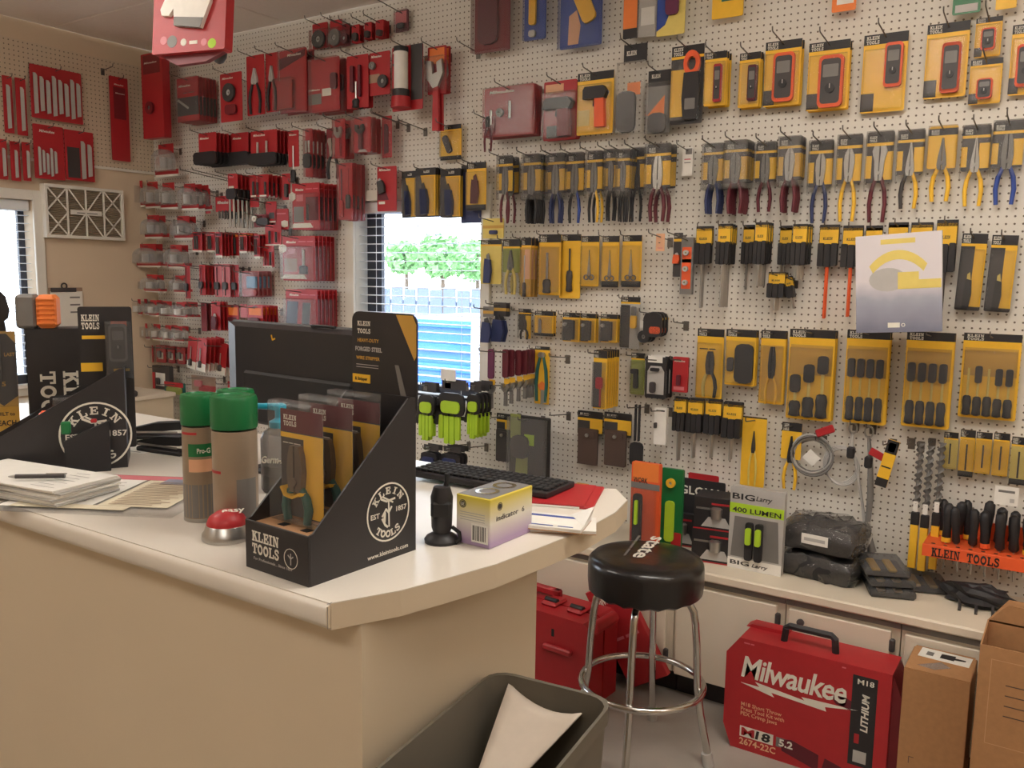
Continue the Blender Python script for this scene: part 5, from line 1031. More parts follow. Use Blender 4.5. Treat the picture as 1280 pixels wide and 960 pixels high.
bigred('big red pack with hexagon mark and square window', (366, 229, 400, 287), 5, .032, [('p', 'print', 'pink', .15, .24, .4, .38), ('p', 'window', 'gry', .05, .5, .42, .84), ('p', 'window', 'mar', .5, .3, .95, .8), ('bits', .5, .45, .7, .8, dict(n=1, c='char'))])
bigred('big red pack with hexagon mark and long driver', (354, 295, 394, 351), 6, .028, [('p', 'print', 'pink', .2, .28, .4, .4), ('p', 'window', 'tanlid', .05, .5, .45, .8), ('driver', .55, .3, .8, .85, dict(hc='char'))])
bigred('big red pack with two dark blades in clear blister', (358, 362, 397, 412), 6, .028, [('q', 'blade_print', 'navy', [(.0, .9), (.05, .3), (.4, .3), (.35, .9)][::1]), ('q', 'blade_print', 'char', [(.5, .9), (.55, .32), (.8, .32), (.75, .9)][::1]), ('p', 'print', 'pyel', .0, .85, .2, .97)], False)
# ---- lower red rows
for i, (bx_, n_, m_) in enumerate([((241, 290, 253, 315), 2, 'mar'), ((259, 290, 269, 315), 1, 'pink'), ((270, 290, 278, 322), 5, 'mar'), ((291, 291, 299, 322), 1, 'orange'), ((300, 291, 309, 316), 4, 'orange'), ((318, 293, 325, 323), 3, 'mar')]):
    pack('narrow red bit card, %s in the row below the shafts' % ['first', 'second', 'third', 'fourth', 'fifth', 'sixth'][i], bx_, [('bits', .25, .2, .75, .85, dict(n=2, c='char')), ('p', 'white_foot', 'ink', 0, .92, 1, 1), ('p', 'print', m_, .1, .05, .9, .16)], n=n_, gap=.024, d=.08+.024*n_, name='bit_card')
pack('red card with dark bits left of the big pack', (329, 307, 343, 334), [('bits', .15, .25, .5, .9, dict(n=1, c='dred')), ('bits', .6, .3, .95, .9, dict(n=1, c='char')), ('p', 'white_foot', 'ink', 0, .94, .8, 1)], d=.12)
for i, (bx_, b_, n_, dd) in enumerate([((232, 331, 238, 373), 'red', 1, .2), ((250, 331, 257, 369), 'red', 4, .16), ((269, 330, 278, 371), 'pink', 1, .12), ((279, 330, 288, 371), 'pink', 2, .12), ((291, 331, 299, 371), 'red', 1, .1)]):
    pack('tall thin card with a spade bit, %s of five' % ['first', 'second', 'third', 'fourth', 'fifth'][i], bx_, [('bits', .4, .1, .6, .6, dict(n=1, c='mar')), ('bar', .2, .55, .8, .78, dict(c='char')), ('bits', .4, .75, .6, .96, dict(n=1, c='char'))], base=b_, n=n_, gap=.026, d=dd, name='bit_card')
pack('red set with a pale blue block in clear plastic', (303, 339, 324, 371), [('bar', .42, .2, .95, .65, dict(c='lblu', r_=.003)), ('bar', .2, .7, 1, .95, dict(c='red')), ('b', 0, 0, 1, 1, .03)], base='pink', n=4, gap=.03)
for i, (bx_, b_, n_, ps_) in enumerate([((252, 379, 259, 414), 'dred', 2, []), ((265, 377, 276, 413), 'red', 3, [('knife', .2, .4, .8, .95, dict(c='mar'))]), ((285, 381, 299, 412), 'red', 1, [('q', 'print', 'mar', [(.0, .5), (.0, 1), (.4, 1), (.8, .5)][::1]), ('p', 'print', 'orange', .1, .1, .9, .42)]), ((301, 380, 309, 397), 'pink', 1, []), ((310, 382, 329, 412), 'red', 5, [('p', 'print', 'orange', .1, .1, .9, .4), ('bar', .1, .5, .9, .95, dict(c='mar'))])]):
    pack('red pouch pack, %s in the row above the monitor' % ['first', 'second', 'third', 'fourth', 'fifth'][i], bx_, ps_+[('p', 'hole_print', 'char', .35, .03, .65, .08)], base=b_, n=n_, gap=.026, d=.06+.026*n_)
for i, (bx_, n_, ps_) in enumerate([((235, 421, 246, 461), 1, []), ((247, 423, 258, 464), 5, []), ((272, 430, 283, 468), 2, [])]):
    pack('tilted red card with white foot, %s of three beside the monitor' % ['first', 'second', 'third'][i], bx_, [('driver', .25, .3, .6, .9, dict(hc='char')), ('p', 'white_foot', 'ink', 0, .76, 1, 1)], n=n_, gap=.03, tilt=8, d=.1+.03*n_)
pack('reddish clear pack low beside the green capped cans', (240, 470, 270, 489), [('p', 'print', 'red', .3, .6, 1, 1), ('bar', .2, .3, .5, .7, dict(c='pink')), ('b', 0, 0, 1, 1, .04)], base='tanlid', d=.15)
pack('small plain red card left of the monitor stand', (285, 477, 297, 489), [('p', 'print', 'pink', .1, .3, .9, .4)], d=.1)
pack('dark box with a pale window near the corner desk', (196, 457, 217, 486), [('p', 'print', 'wht', .2, .3, .75, .85), ('p', 'edge', 'red', 0, .3, .15, 1), ('bar', .3, .5, .5, .8, dict(c='char'))], base='char', d=.1, t=.03)
pack('green and red gadget hanging near the corner desk', (206, 478, 232, 492), [('p', 'print', 'red', .0, .0, .9, .4), ('bar', .2, .4, .9, 1, dict(c='olive'))], base='teal', d=.16, free=.12)
# ---- small print shop shorthands
def K(lab_, bx_, tool, base='yel', n=1, **kw):
    pre = klein(tool, blister=kw.pop('bl', True), hd_=kw.pop('hd', .13), side=kw.pop('side', None), foot=kw.pop('foot', False), logo=kw.pop('logo', True))
    return pack(lab_, bx_, pre, base=base, n=n, **kw)
# ---- yellow and black packs around and right of the window
K('yellow card with a grey grip left of the red combs', (551, 156, 577, 200), [('bar', .28, .3, .52, .82, dict(c='char', rot=-25))], foot=True)
for i, (bx_, n_) in enumerate([((503, 214, 521, 272), 1), ((520, 210, 545, 271), 3), ((551, 211, 576, 272), 2)]):
    pack('black and yellow knife pack, %s of three over the window' % ['first', 'second', 'third'][i], bx_, [('p', 'header', 'blk', 0, 0, 1, .15), ('t', 'slab', 'KLEIN', 'ink', .4, .1, .05, .3), ('q', 'panel', 'yel', [(.25, .15), (.62, .98), (1, .98), (1, .15)]), ('knife', .3, .3, .68, .95, dict(c='navy', bc='char', rot=-6)), ('b', .05, .18, .95, .97, .02)], base='char', n=n_, gap=.018, free=.08)
K('yellow card with a maroon knife beside the window', (584, 203, 608, 263), [('knife', .3, .25, .7, .86, dict(c='mar', bc='mar'))], foot=True, d=.06)
pack('plain dark blue grey pack behind the maroon knife card', (577, 206, 602, 279), [('p', 'header', 'char', 0, 0, 1, .12)], base='navy', d=.02)
def PL(lab_, bx_, hc, style, n=1, bh=.56, hm='gry', body='char', grip=None, **kw):
    hf = kw.pop('hf', .5)
    P_ = [('p', 'header', 'blk', 0, .03, 1, .12), ('t', 'slab', 'KLEIN', 'ink', .08, .075, .028, .28), ('t', 'slab', 'TOOLS', 'ink', .08, .11, .028, .28), ('p', 'stripe', 'yel', 0, .12, 1, .155), ('p', 'panel', 'yel', .62, .22, 1, bh-.03), ('p', 'panel', 'yel', .0, .26, .2, bh-.05),
          ('pliers', .1, .16, .92, 1, dict(hc=hc, style=style, hf=hf, hm=hm, **({'grip': grip} if grip else {})))]
    return pack(lab_, bx_, P_+[('b', 0, 0, 1, bh+.1, .03)], base=body, n=n, bh=bh, gap=kw.pop('gap', .022), name='carded_pliers', cat='pliers', free=kw.pop('free', .13), **kw)
PL('red handled pliers, first in the row right of window', (624, 195, 641, 278), 'mar', 'line', 2, gap=.05)
PL('black handled pliers, second in the row right of window', (655, 193, 676, 279), 'blk', 'line', 5, gap=.016)
PL('violet blue handled pliers, third in the row right of window', (685, 192, 706, 279), 'navy', 'line', 2)
PL('black and blue handled pliers, fourth in the row', (709, 191, 730, 279), 'blu', 'line', 1, grip='blk')
PL('yellow and black handled pliers, fifth in the row', (734, 189, 753, 278), 'yel', 'line', 2, grip='blk', gap=.04)
PL('black handled pliers, sixth in the row', (757, 187, 772, 276), 'blk', 'diag', 2)
PL('black handled pliers, seventh in the row, thick stack', (772, 187, 787, 277), 'blk', 'diag', 4)
PL('slim black handled pliers, eighth in the row', (788, 185, 807, 277), 'blk', 'needle', 1, hm='char')
PL('dark red handled cutters in a shiny clear pack', (808, 180, 838, 277), 'mar', 'line', 2, hm='steel', gap=.05)
pack('white price tag hanging alone above the torpedo level', (853, 184, 866, 220), [('p', 'barcode', 'gry', .3, .05, .9, .25), ('p', 'print_line', 'pink', .2, .4, .8, .44), ('p', 'print_line', 'gry', .2, .52, .8, .55)], base='wht', name='price_tag', cat='price tag', t=.001)
for i, (bx_, hc, style, n_, kw_) in enumerate([((879, 180, 905, 267), 'navy', 'diag', 3, {}), ((906, 176, 934, 267), 'mar', 'diag', 6, {'gap': .014}), ((944, 178, 970, 265), 'mar', 'line', 1, {}), ((973, 171, 1001, 265), 'mar', 'diag', 5, {'hm': 'lgry', 'gap': .014}), ((1011, 176, 1040, 279), 'navy', 'diag', 1, {'hm': 'steel', 'hf': .45}),
        ((1046, 169, 1076, 277), 'yel', 'diag', 1, {'hm': 'lgry', 'hf': .45}), ((1082, 165, 1115, 278), 'mar', 'pump', 1, {'hm': 'lgry', 'hf': .45}), ((1121, 163, 1154, 261), 'yel', 'needle', 1, {'hm': 'lgry', 'grip': 'char'}), ((1159, 158, 1195, 252), 'yel', 'needle', 1, {'hm': 'gry', 'body': 'yel'}), ((1201, 157, 1236, 258), 'yel', 'needle', 1, {'hm': 'lgry'}), ((1239, 151, 1278, 256), 'blu', 'line', 1, {'hm': 'gry'})]):
    nm = ['blue handled pliers under the clamp meter', 'deep stack of maroon handled cutters', 'maroon handled pliers with yellow card', 'maroon handled cutters with bright jaws', 'long blue handled cutters', 'long yellow handled pliers beside the blue ones', 'maroon handled pump pliers with round jaws', 'long nose pliers with yellow and grey grips', 'yellow handled pliers on a yellow card', 'yellow handled needle nose pliers', 'large blue handled cable cutters at the right edge'][i]
    PL(nm, bx_, hc, style, n_, **kw_)
# ---- meters row
pack('red card with small metal stems and clear side', (606, 108, 668, 170), [('bits', .12, .45, .2, .75, dict(n=1, c='steel')), ('bits', .5, .3, .58, .65, dict(n=1, c='steel')), ('disc', .28, .42, .42, .62, dict(c='gry')), script(.1, .12, .09, .5), ('b', 0, 0, 1, 1, .02)], n=4, gap=.02, base='red')
pack('dark red handled tool below the metal stem card', (604, 146, 618, 190), [('pliers', .1, 0, .95, 1, dict(hc='mar', hm='char', hf=.3))], base='dred', bh=.4, d=.1)
pack('red card with a black and red drill', (680, 101, 721, 175), [('gun', .1, .3, .95, .95, dict(c='dred')), ('p', 'print', 'peach', .05, .05, .6, .2), ('p', 'battery', 'char', .1, .75, .6, .96), ('b', .02, .2, .98, .98, .035)], n=2, gap=.03)
K('yellow card with an orange infrared thermometer gun', (722, 90, 767, 168), [('gun', .25, .25, .9, .9), ('p', 'print', 'pyel', .03, .6, .35, .85)], n=1, d=.06, base='yel')
pack('dark tester with orange label in clear sleeve', (772, 56, 808, 168), [('p', 'header', 'blk', .2, 0, 1, .2), ('t', 'slab', 'KLEIN', 'ink', .3, .12, .05, .35), ('p', 'label', 'orange', .35, .42, .8, .56), ('bar', .05, .52, .7, .98, dict(c='char')), ('b', .05, .2, 1, 1, .03)], base=None, d=.06)
pack('black pack with orange triangle beside the clamp meter', (810, 88, 838, 167), [('p', 'header', 'blk', 0, 0, 1, .25), ('t', 'slab', 'KLEIN', 'ink', .15, .12, .06, .4), ('q', 'triangle', 'orange', [(0, .7), (.75, .7), (.75, .4)]), ('bar', .1, .68, .9, 1, dict(c='char')), ('b', 0, .2, 1, 1, .03)], base='gry', d=.06)
K('yellow card with a clamp meter, orange jaw up', (839, 57, 879, 155), [('clamp', .42, .08, .95, .95), ('p', 'panel', 'yel', 0, .3, .5, .9)], base='char', d=.07)
K('yellow card with red tester, left of a pair', (881, 65, 908, 132), [('meter', .5, .25, .85, .95, dict(c='red'))], n=3, gap=.025)
K('yellow card with red tester, right of a pair', (924, 66, 950, 134), [('meter', .5, .25, .9, .9, dict(c='mar'))], n=3, gap=.02)
for nm, bx_, tb, kw_ in [('orange multimeter nearest the red testers', (956, 51, 1001, 132), (.28, .2, .86, .95), {'n': 2, 'gap': .03}), ('wide orange multimeter with round dial', (1010, 52, 1061, 137), (.3, .22, .9, .98), {'n': 2, 'gap': .03}), ('slim orange tester on a tall yellow card', (1078, 42, 1133, 140), (.52, .14, .92, .7), {}), ('tilted orange tester on a dark yellow card', (1157, 29, 1210, 122), (.4, .28, .85, .95), {}), ('small orange gauge upper of two', (1219, 22, 1252, 71), (.25, .3, .8, .85), {}), ('small orange gauge lower of two', (1212, 74, 1252, 130), (.25, .45, .75, .9), {}), ('yellow pack cut by the right edge of the photo', (1263, 30, 1305, 118), (.2, .3, .8, .9), {})]:
    K(nm, bx_, [('meter',)+tb, ('p', 'panel', 'char', .0, .75, .3, .98)], name='carded_meter', cat='meter', free=.14, **kw_)
# ---- packs cut by the top of the photo
for nm, bx_, b_, ps_ in [('maroon clear pack cut by the top edge', (594, -28, 638, 65), 'dred', [('bar', .15, .1, .7, .9, dict(c='mar')), ('b', 0, 0, 1, 1, .04)]), ('blue pack with yellow pen tester at the top', (656, -32, 683, 50), 'blu', [('bar', .3, .1, .6, .78, dict(c='yel')), ('bar', .3, .86, .6, .96, dict(c='lgry')), ('b', 0, 0, 1, 1, .02)]), ('blue pack with a hand holding a yellow tester', (701, -32, 753, 59), 'blu', [('bar', .42, .1, .75, .7, dict(c='yel', rot=-25)), ('q', 'hand_print', 'peach', [(.2, .95), (.22, .55), (.4, .48), (.5, .7), (.45, .95)][::1]), ('b', 0, 0, 1, 1, .03)]), ('black and orange pack at the top edge', (780, -30, 799, 48), 'blk', [('p', 'panel', 'orange', 0, .1, .9, .84)]), ('pale clear pack at the top edge', (800, -28, 821, 46), 'lgry', [('p', 'label', 'wht', .1, .5, .9, .8), ('b', 0, 0, 1, 1, .02)]), ('blue and lime pack at the top edge', (822, -25, 857, 44), 'pyel', [('q', 'panel', 'blu', [(0, .9), (0, 0), (.9, 0), (.3, .8)][::-1][::-1]), ('bar', .35, .2, .8, .65, dict(c='plum'))]), ('yellow card just entering the top edge', (891, -30, 930, 22), 'yel', [('p', 'label', 'teal', .3, .3, .7, .6)]), ('orange card just entering the top edge', (1041, -30, 1071, 14), 'orange', [('p', 'print', 'wht', .2, .6, .9, .8)]), ('green clear pack at the top edge', (1192, -30, 1227, 17), 'grn', [('p', 'label', 'lgry', .1, .75, .9, .95)]), ('tiny yellow pack at the top right', (1246, -30, 1272, 11), 'yel', [])]:
    pack(nm, bx_, ps_, base=b_, d=.06)
emptyhook(598, 66, .16, 'empty wire hook between the locking pliers and metal stems')
# ---- fourth row: yellow cards with scissors
pack('pale yellow pack with a blue window, right of glass', (604, 273, 630, 298), [('p', 'stripe', 'gold', 0, .35, 1, .5), ('bar', .4, .6, .75, .8, dict(c='navy'))], base='pyel', d=.07)
K('pale yellow card with a blue knife by the window', (601, 300, 627, 355), [('knife', .25, .3, .6, .98, dict(c='navy', bc='gry'))], base='pyel', hd=.1, d=.08, bl=False)
K('yellow handled tool pair on clear card', (629, 299, 650, 368), [('pliers', .1, .2, .9, 1, dict(hc='pyel', style='needle', hf=.45))], base='olive', n=2, gap=.05, bh=.6)
K('slim card with black driver and pale panel', (652, 297, 664, 371), [('driver', .2, .3, .6, 1, dict(hc='char')), ('p', 'panel', 'peach', .35, .2, .9, .7)], base='gold', n=3, gap=.03)
K('yellow card with a black screwdriver', (674, 293, 701, 369), [('driver', .22, .3, .6, .97, dict(hc='char', up=True))], n=2, gap=.02)
K('bright yellow card with a long black awl', (700, 293, 726, 373), [('driver', .35, .22, .66, .9, dict(hc='char', sc='char', hf=.5))], hd=.1, bl=False)
for i, bx_ in enumerate([(727, 295, 749, 358), (753, 295, 774, 359), (778, 294, 802, 359)]):
    K('yellow card with scissors, %s of three' % ['first', 'second', 'third'][i], bx_, [('scissors', .2, .28, .8, .88)], foot=i > 0, hd=.12)
pack('small kraft price tag on an empty hook', (820, 292, 831, 314), [('p', 'print_line', 'brn', .3, .5, .5, .55), ('p', 'print_line', 'pink', .2, .8, .8, .84)], base='peach', t=.001, d=.1, name='price_tag', cat='price tag')
# ---- level, screwdriver row, folding knives
pack('black knife card behind the torpedo level', (842, 291, 853, 346), [('p', 'stripe', 'yel', 0, .14, 1, .2), ('knife', .1, .45, .9, .7, dict(c='org')), ('t', 'slab', 'KLEIN', 'ink', .1, .1, .06, .5)], base='char', d=.05)
pack('grey torpedo level with an orange web', (853, 297, 868, 368), [('p', 'web', 'org', .12, .17, .88, .9), ('disc', .3, .22, .72, .32, dict(c='lgry', cc='olive')), ('disc', .3, .5, .72, .6, dict(c='lgry', cc='olive')), ('disc', .3, .74, .72, .84, dict(c='lgry', cc='olive')), ('p', 'vial_strip', 'pyel', .12, .38, .88, .44)], base='gry', t=.02, d=.06, name='torpedo_level', cat='level')
def SD(lab_, bx_, shaft, n=1, gap=.018, sc='steel', **kw):
    x0, y0, x1, y1 = bx_; f = (y1-y0)/(shaft-y0)
    P_ = [('p', 'tag_card', 'yel', .02, .06*f, .98, .5*f), ('p', 'tag_band', 'blk', 0, 0, 1, .12*f), ('t', 'slab', 'KLEIN', 'char', .2, .36*f, .06*f, .5),
          ('bar', .0, .44*f, .31, 1.0*f, dict(c='blk', r_=.004)), ('bar', .345, .46*f, .655, 1.01*f, dict(c='blk', r_=.004)), ('bar', .69, .44*f, 1.0, .99*f, dict(c='blk', r_=.004)), ('bits', .3, .98*f, .7, 1.0, dict(n=1, c=sc))]
    return pack(lab_, (x0, y0, x1, shaft), P_, base='blk', n=n, gap=gap, bh=.5*f, name='screwdriver', cat='screwdriver', **kw)
nms = ['first', 'second', 'third', 'fourth', 'fifth', 'sixth', 'seventh', 'eighth', 'ninth', 'tenth', 'eleventh', 'twelfth']
for i, (bx_, sh, n_, sc) in enumerate([((869, 283, 889, 330), 385, 2, 'steel'), ((896, 280, 912, 330), 384, 5, 'steel'), ((928, 281, 942, 330), 362, 1, 'steel'), ((943, 278, 958, 330), 358, 5, 'steel'), ((974, 282, 989, 331), 352, 1, 'steel'), ((990, 280, 1008, 331), 350, 5, 'steel'), ((1022, 281, 1046, 333), 398, 2, 'org'), ((1051, 282, 1076, 334), 396, 2, 'org'), ((1080, 282, 1101, 334), 375, 1, 'steel'), ((1108, 278, 1133, 332), 372, 1, 'steel'), ((1136, 278, 1163, 333), 378, 2, 'steel'), ((1167, 275, 1193, 340), 400, 2, 'char')]):
    SD('%s screwdriver in the long row beside the level' % nms[i], bx_, sh, n_, sc=sc, free=.07)
SD('stubby screwdriver hanging below the long row', (960, 340, 981, 372), 388, 3, free=.06); SD('tilted stubby screwdriver below the long row', (984, 345, 994, 372), 386, 2, tilt=-14, free=.04)
for i, bx_ in enumerate([(1198, 292, 1230, 388), (1235, 294, 1268, 390)]):
    K('black card with a yellow banded knife, %s of two' % ['left', 'right'][i], bx_, [('p', 'panel', 'yel', .55, .16, 1, .95), ('knife', .3, .5, .62, .98, dict(c='blk', bc='pyel'))], base='char', tilt=2)
# ---- fifth row: big yellow cards
K('yellow card with a wire stripper', (871, 411, 904, 498), [('pliers', .2, .32, .86, .98, dict(hc='blk', hm='char', hf=.5, grip='pyel')), ('t', 'sans', '~43', 'char', .1, .3, .04, .6)], hd=.11)
K('yellow card with a bulky black cutter', (907, 412, 945, 482), [('bar', .35, .25, .95, .95, dict(c='blk')), ('bar', .1, .5, .3, .75, dict(c='char'))], n=2, gap=.03)
K('yellow card with a black stripper and yellow handles', (950, 413, 981, 505), [('pliers', .2, .22, .8, 1, dict(hc='yel', hm='blk', hf=.55))], n=2, gap=.02, hd=.11)
def SET(lab_, bx_, cols_, n=1, low=True):
    k = len(cols_); P_ = [('p', 'tray', 'gold', .04, .17, .96, .5)]
    for i, (v0, hc) in enumerate(cols_): P_.append(('driver', .06+.88*i/k, v0+.05, .06+.88*(i+.92)/k, .97, dict(hc='blk', sc='pyel', hf=.42, up=True)))
    for i, (v0, hc) in enumerate(cols_):
        if hc: P_.append(('bar', .08+.88*i/k, v0, .04+.88*(i+.92)/k, v0+.2, dict(c='blk')))
    return K(lab_, bx_, P_, n=n, gap=.03, hd=.09, name='screwdriver_set', cat='screwdriver set')
SET('yellow screwdriver set with three stepped drivers', (985, 412, 1042, 525), [(.5, 1), (.38, 1), (.28, 1)], n=2)
SET('yellow screwdriver set below the catalogue, left', (1056, 413, 1110, 530), [(.3, 1)]*4, n=2)
SET('yellow screwdriver set below the catalogue, right', (1130, 415, 1190, 535), [(.32, 1)]*4, n=2)
SET('wide yellow screwdriver set at the right edge', (1201, 417, 1274, 524), [(.36, 0), (.38, 1), (.36, 0), (.4, 1), (.4, 1)])
# ---- small packs right of the window
pack('black folding knives in a clear pack by the window', (604, 383, 617, 428), [('p', 'stripe', 'gold', 0, .12, 1, .2), ('knife', .0, .3, .95, 1, dict(c='navy', bc='char'))], base='gry', d=.1, bh=.3)
pack('second set of black folding knives by the window', (617, 378, 633, 427), [('p', 'stripe', 'gold', 0, .14, 1, .22), ('knife', .0, .3, .95, 1, dict(c='navy', bc='char'))], base='char', n=2, gap=.03, bh=.35)
K('short card with a small black cutter', (649, 386, 664, 424), [('pliers', .1, .35, .9, 1, dict(hc='blk', hm='char', hf=.5))], base='char', bh=.7, side='yel')
K('square yellow card with a grey blade', (669, 389, 692, 420), [('blade', .25, .3, .4, .9, dict(c='gry'))], foot=True, n=2, gap=.02, hd=.18)
for i, bx_ in enumerate([(704, 391, 725, 427), (727, 392, 745, 428), (751, 393, 772, 428)]):
    K('small black and yellow card with a slim cutter, %s of three' % nms[i], bx_, [('p', 'panel', 'char', .0, .24, .5, .97), ('bar', .55, .25, .75, .92, dict(c='char')), ('disc', .1, .3, .3, .5, dict(c='lgry'))], hd=.16, n=2, gap=.02)
K('tall card with a grey and yellow probe', (776, 371, 800, 436), [('p', 'panel', 'char', 0, .16, .48, .98), ('bar', .58, .35, .88, .6, dict(c='yel')), ('bar', .62, .18, .84, .36, dict(c='gry'))], base='lgry', hd=.1)
hl = pack('black headlamp with orange trim', (799, 388, 829, 432), [('disc', .02, .5, .5, 1.0, dict(c='blk', cc='gry')), ('bar', .25, .05, 1, .75, dict(c='blk')), ('bar', .5, .45, .95, .65, dict(c='org')), ('p', 'tag', 'wht', .05, .3, .25, .5), ('p', 'stripe', 'yel', .3, .2, 1, .26)], base=None, n=3, gap=.03, name='headlamp', cat='headlamp', d=.09)
emptyhook(858, 405, .13, 'empty wire hook left of the wire stripper card'); emptyhook(710, 447, .16, 'empty wire hook left of the thin yellow cards, upper'); emptyhook(711, 518, .16, 'empty wire hook left of the brown pouches, lower')
# ---- sixth row
for i, (x, n_, c_) in enumerate([(616, 1, 'plum'), (634, 1, 'mar'), (641, 1, 'mar'), (650, 1, 'mar'), (658, 3, 'mar')]):
    t = pack('hanging adjustable wrench with %s handle, %s of five' % (('purple', 'maroon')[i > 0], nms[i]), (x-4, 436+i*.4, x+6, 510-i*3), [('bar', .05, 0, .75, .5, dict(c=c_)), ('p', 'tag', 'yel', .05, .52, .75, .66), ('wrench', -.05, .6, .9, 1, dict(hc='gry', c='steel'))], base=None, n=n_, gap=.03, d=.16-.02*i, name='adjustable_wrench', cat='wrench', hk=i in (0, 1))
K('yellow card with green handled snips', (669, 433, 687, 505), [('pliers', .0, .1, 1, .95, dict(hc='teal', hm='steel', hf=.1)), ('q', 'print', 'orange', [(.2, .68), (.5, .82), (.9, .68), (.5, .6)][::1]), ('blade', .5, .75, .9, 1, dict(c='steel'))], bl=False, hd=.06)
K('thin yellow card with a red handled saw', (742, 438, 759, 511), [('p', 'panel', 'char', .0, .2, .6, .98), ('bar', .3, .45, .75, .65, dict(c='red')), ('bits', .5, .65, .7, .95, dict(n=1, c='red'))], n=6, gap=.022)
K('small card with a black hooked tool', (789, 441, 806, 493), [('bar', .3, .4, .6, .85, dict(c='blk')), ('bar', .1, .38, .6, .5, dict(c='blk'))], base='olive')
pack('black box with a white hexagon front', (807, 446, 833, 498), [('p', 'tag', 'wht', .1, -.02, .8, .14), ('q', 'face', 'lgry', [(.1, .9), (.1, .35), (.25, .22), (.75, .22), (.9, .35), (.9, .9)]), ('bar', .3, .26, .7, .34, dict(c='blk')), ('bar', .28, .6, .55, .86, dict(c='char'))], base='blk', n=3, gap=.03, name='boxed_gauge', cat='boxed tool')
pack('red pack with a dark blade right of the hexagon box', (842, 446, 861, 490), [script(.1, .14, .08, .7), ('bar', .35, .5, .6, .8, dict(c='mar')), ('p', 'print', 'pink', .1, .84, .8, .94)], base='red', d=.06, t=.012)
# ---- pouches
def POUCH(lab_, bx_, c_='brn', **kw):
    return pack(lab_, bx_, [('p', 'header', 'blk', 0, 0, 1, .13), ('t', 'slab', 'KLEIN', 'ink', .1, .09, .05, .35), ('p', 'stripe', 'yel', 0, .13, 1, .18), ('p', 'panel', 'yel', .5, .18, 1, .4), ('bar', .1, .32, .88, 1, dict(c=c_, r_=.006)), ('bar', .2, .36, .78, .48, dict(c=c_, y=.012)), ('disc', .4, .4, .6, .47, dict(c='steel', y=.02))], base='char', bh=.45, name='tool_pouch', cat='pouch', **kw)
POUCH('brown tool pouch, left of a matching pair', (722, 514, 753, 580)); POUCH('brown tool pouch, right of a matching pair', (755, 516, 789, 582))
POUCH('dark holster beside the olive strap', (621, 517, 642, 576), 'char', d=.12)
pack('big dark pouch with an olive strap', (641, 520, 688, 604), [('p', 'strap', 'olive', .02, -.02, .3, .34), ('q', 'strap', 'olive', [(.16, 1), (.2, .55), (.5, .5), (.5, 1)][::1]), ('bar', .1, .28, .55, .62, dict(c='char')), ('p', 'label', 'lime', .4, .26, .66, .42), ('q', 'badge', 'wht', [(.15, .6), (.4, .36), (.46, .4), (.2, .64)][::1]), ('b', 0, .02, 1, 1, .03, 'film')], base='blk', d=.1, t=.03, name='tool_bag', cat='tool bag')
pack('black flashlight on a wrist strap', (790, 505, 806, 581), [('bar', .3, 0, .42, .6, dict(c='blk')), ('bar', .58, 0, .7, .6, dict(c='blk')), ('bar', .0, .62, 1, 1, dict(c='blk'))], base=None, name='flashlight', cat='flashlight', d=.08)
pack('slim white box hanging above the work lights', (820, 509, 835, 555), [('p', 'print_line', 'char', .15, .06, .85, .1), ('bar', .1, .4, .3, .55, dict(c='char'))], base='wht', t=.02, d=.08, name='slim_box', cat='boxed tool')
for i, (bx_, sh) in enumerate([((842, 496, 857, 538), 575), ((859, 498, 878, 540), 572), ((881, 499, 901, 542), 572), ((903, 503, 927, 547), 575)]): SD('small precision driver, %s in the short row' % nms[i], bx_, sh, 2, free=.05)
K('long yellow card with yellow handled pliers', (927, 521, 957, 608), [('pliers', .3, .2, .72, .98, dict(hc='pyel', hm='char', style='needle', hf=.4))], bl=False, hd=.02, logo=False)
K('yellow handled stripper on a half card', (976, 528, 1001, 611), [('pliers', .1, .2, .95, 1, dict(hc='yel', hm='blk', hf=.5, style='needle'))], bh=.55, bl=False, d=.05)
for i, (x0, y0, x1, y1) in enumerate([(1179, 540, 1197, 586), (1199, 537, 1218, 596), (1219, 540, 1239, 592), (1241, 541, 1261, 595), (1263, 546, 1284, 606)]):
    K('yellow slim bit card, %s over the red rack' % nms[i], (x0, y0, x1, y1), [('bits', .4, .3, .6, .85, dict(n=1, c='char'))], hd=.16, foot=i in (1, 4), base='pyel' if i in (0, 4) else 'yel')
# ---- neon gloves beside the window
def glove(lab_, x0, y0, x1, y1, d, n, c1, c2, gap=.03):
    pack(lab_, (x0, y0, x1, y1), [('p', 'header', 'char', .15, 0, .95, .16), ('p', 'logo_mark', 'lgry', .25, .06, .45, .14), ('bar', .1, .2, .95, .55, dict(c='blk')), ('bar', .22, .32, .82, .5, dict(c=c1, y=.014))]
         + [('bar', .12+.18*k, .54-.02*(k in (1, 2)), .27+.18*k, .9+.07*(k in (1, 2)), dict(c=c1)) for k in range(4)] + [('bar', .0, .4, .16, .7, dict(c=c2, rot=12)), ('p', 'knuckle_band', c2, .1, .54, .92, .6)], base=None, n=n, gap=gap, d=d, name='work_gloves', cat='gloves', free=.05)
glove('neon green work gloves hanging nearest the display box', 524, 478, 547, 552, .3, 2, 'lime', 'blk', .02)
glove('neon green work gloves in the middle below the window', 547, 474, 585, 557, .28, 1, 'lime', 'blk')
glove('neon green work gloves at the right, below the window', 585, 478, 603, 550, .26, 4, 'lime', 'blk')
glove('navy work gloves under the neon pair, left', 527, 556, 550, 600, .3, 2, 'navy', 'char'); glove('navy work gloves under the neon pair, right', 551, 558, 578, 602, .28, 3, 'navy', 'char')
pack('white paper tag above the neon gloves', (551, 462, 570, 476), [], base='wht', d=.29, t=.001, name='price_tag', cat='price tag', hk=False)
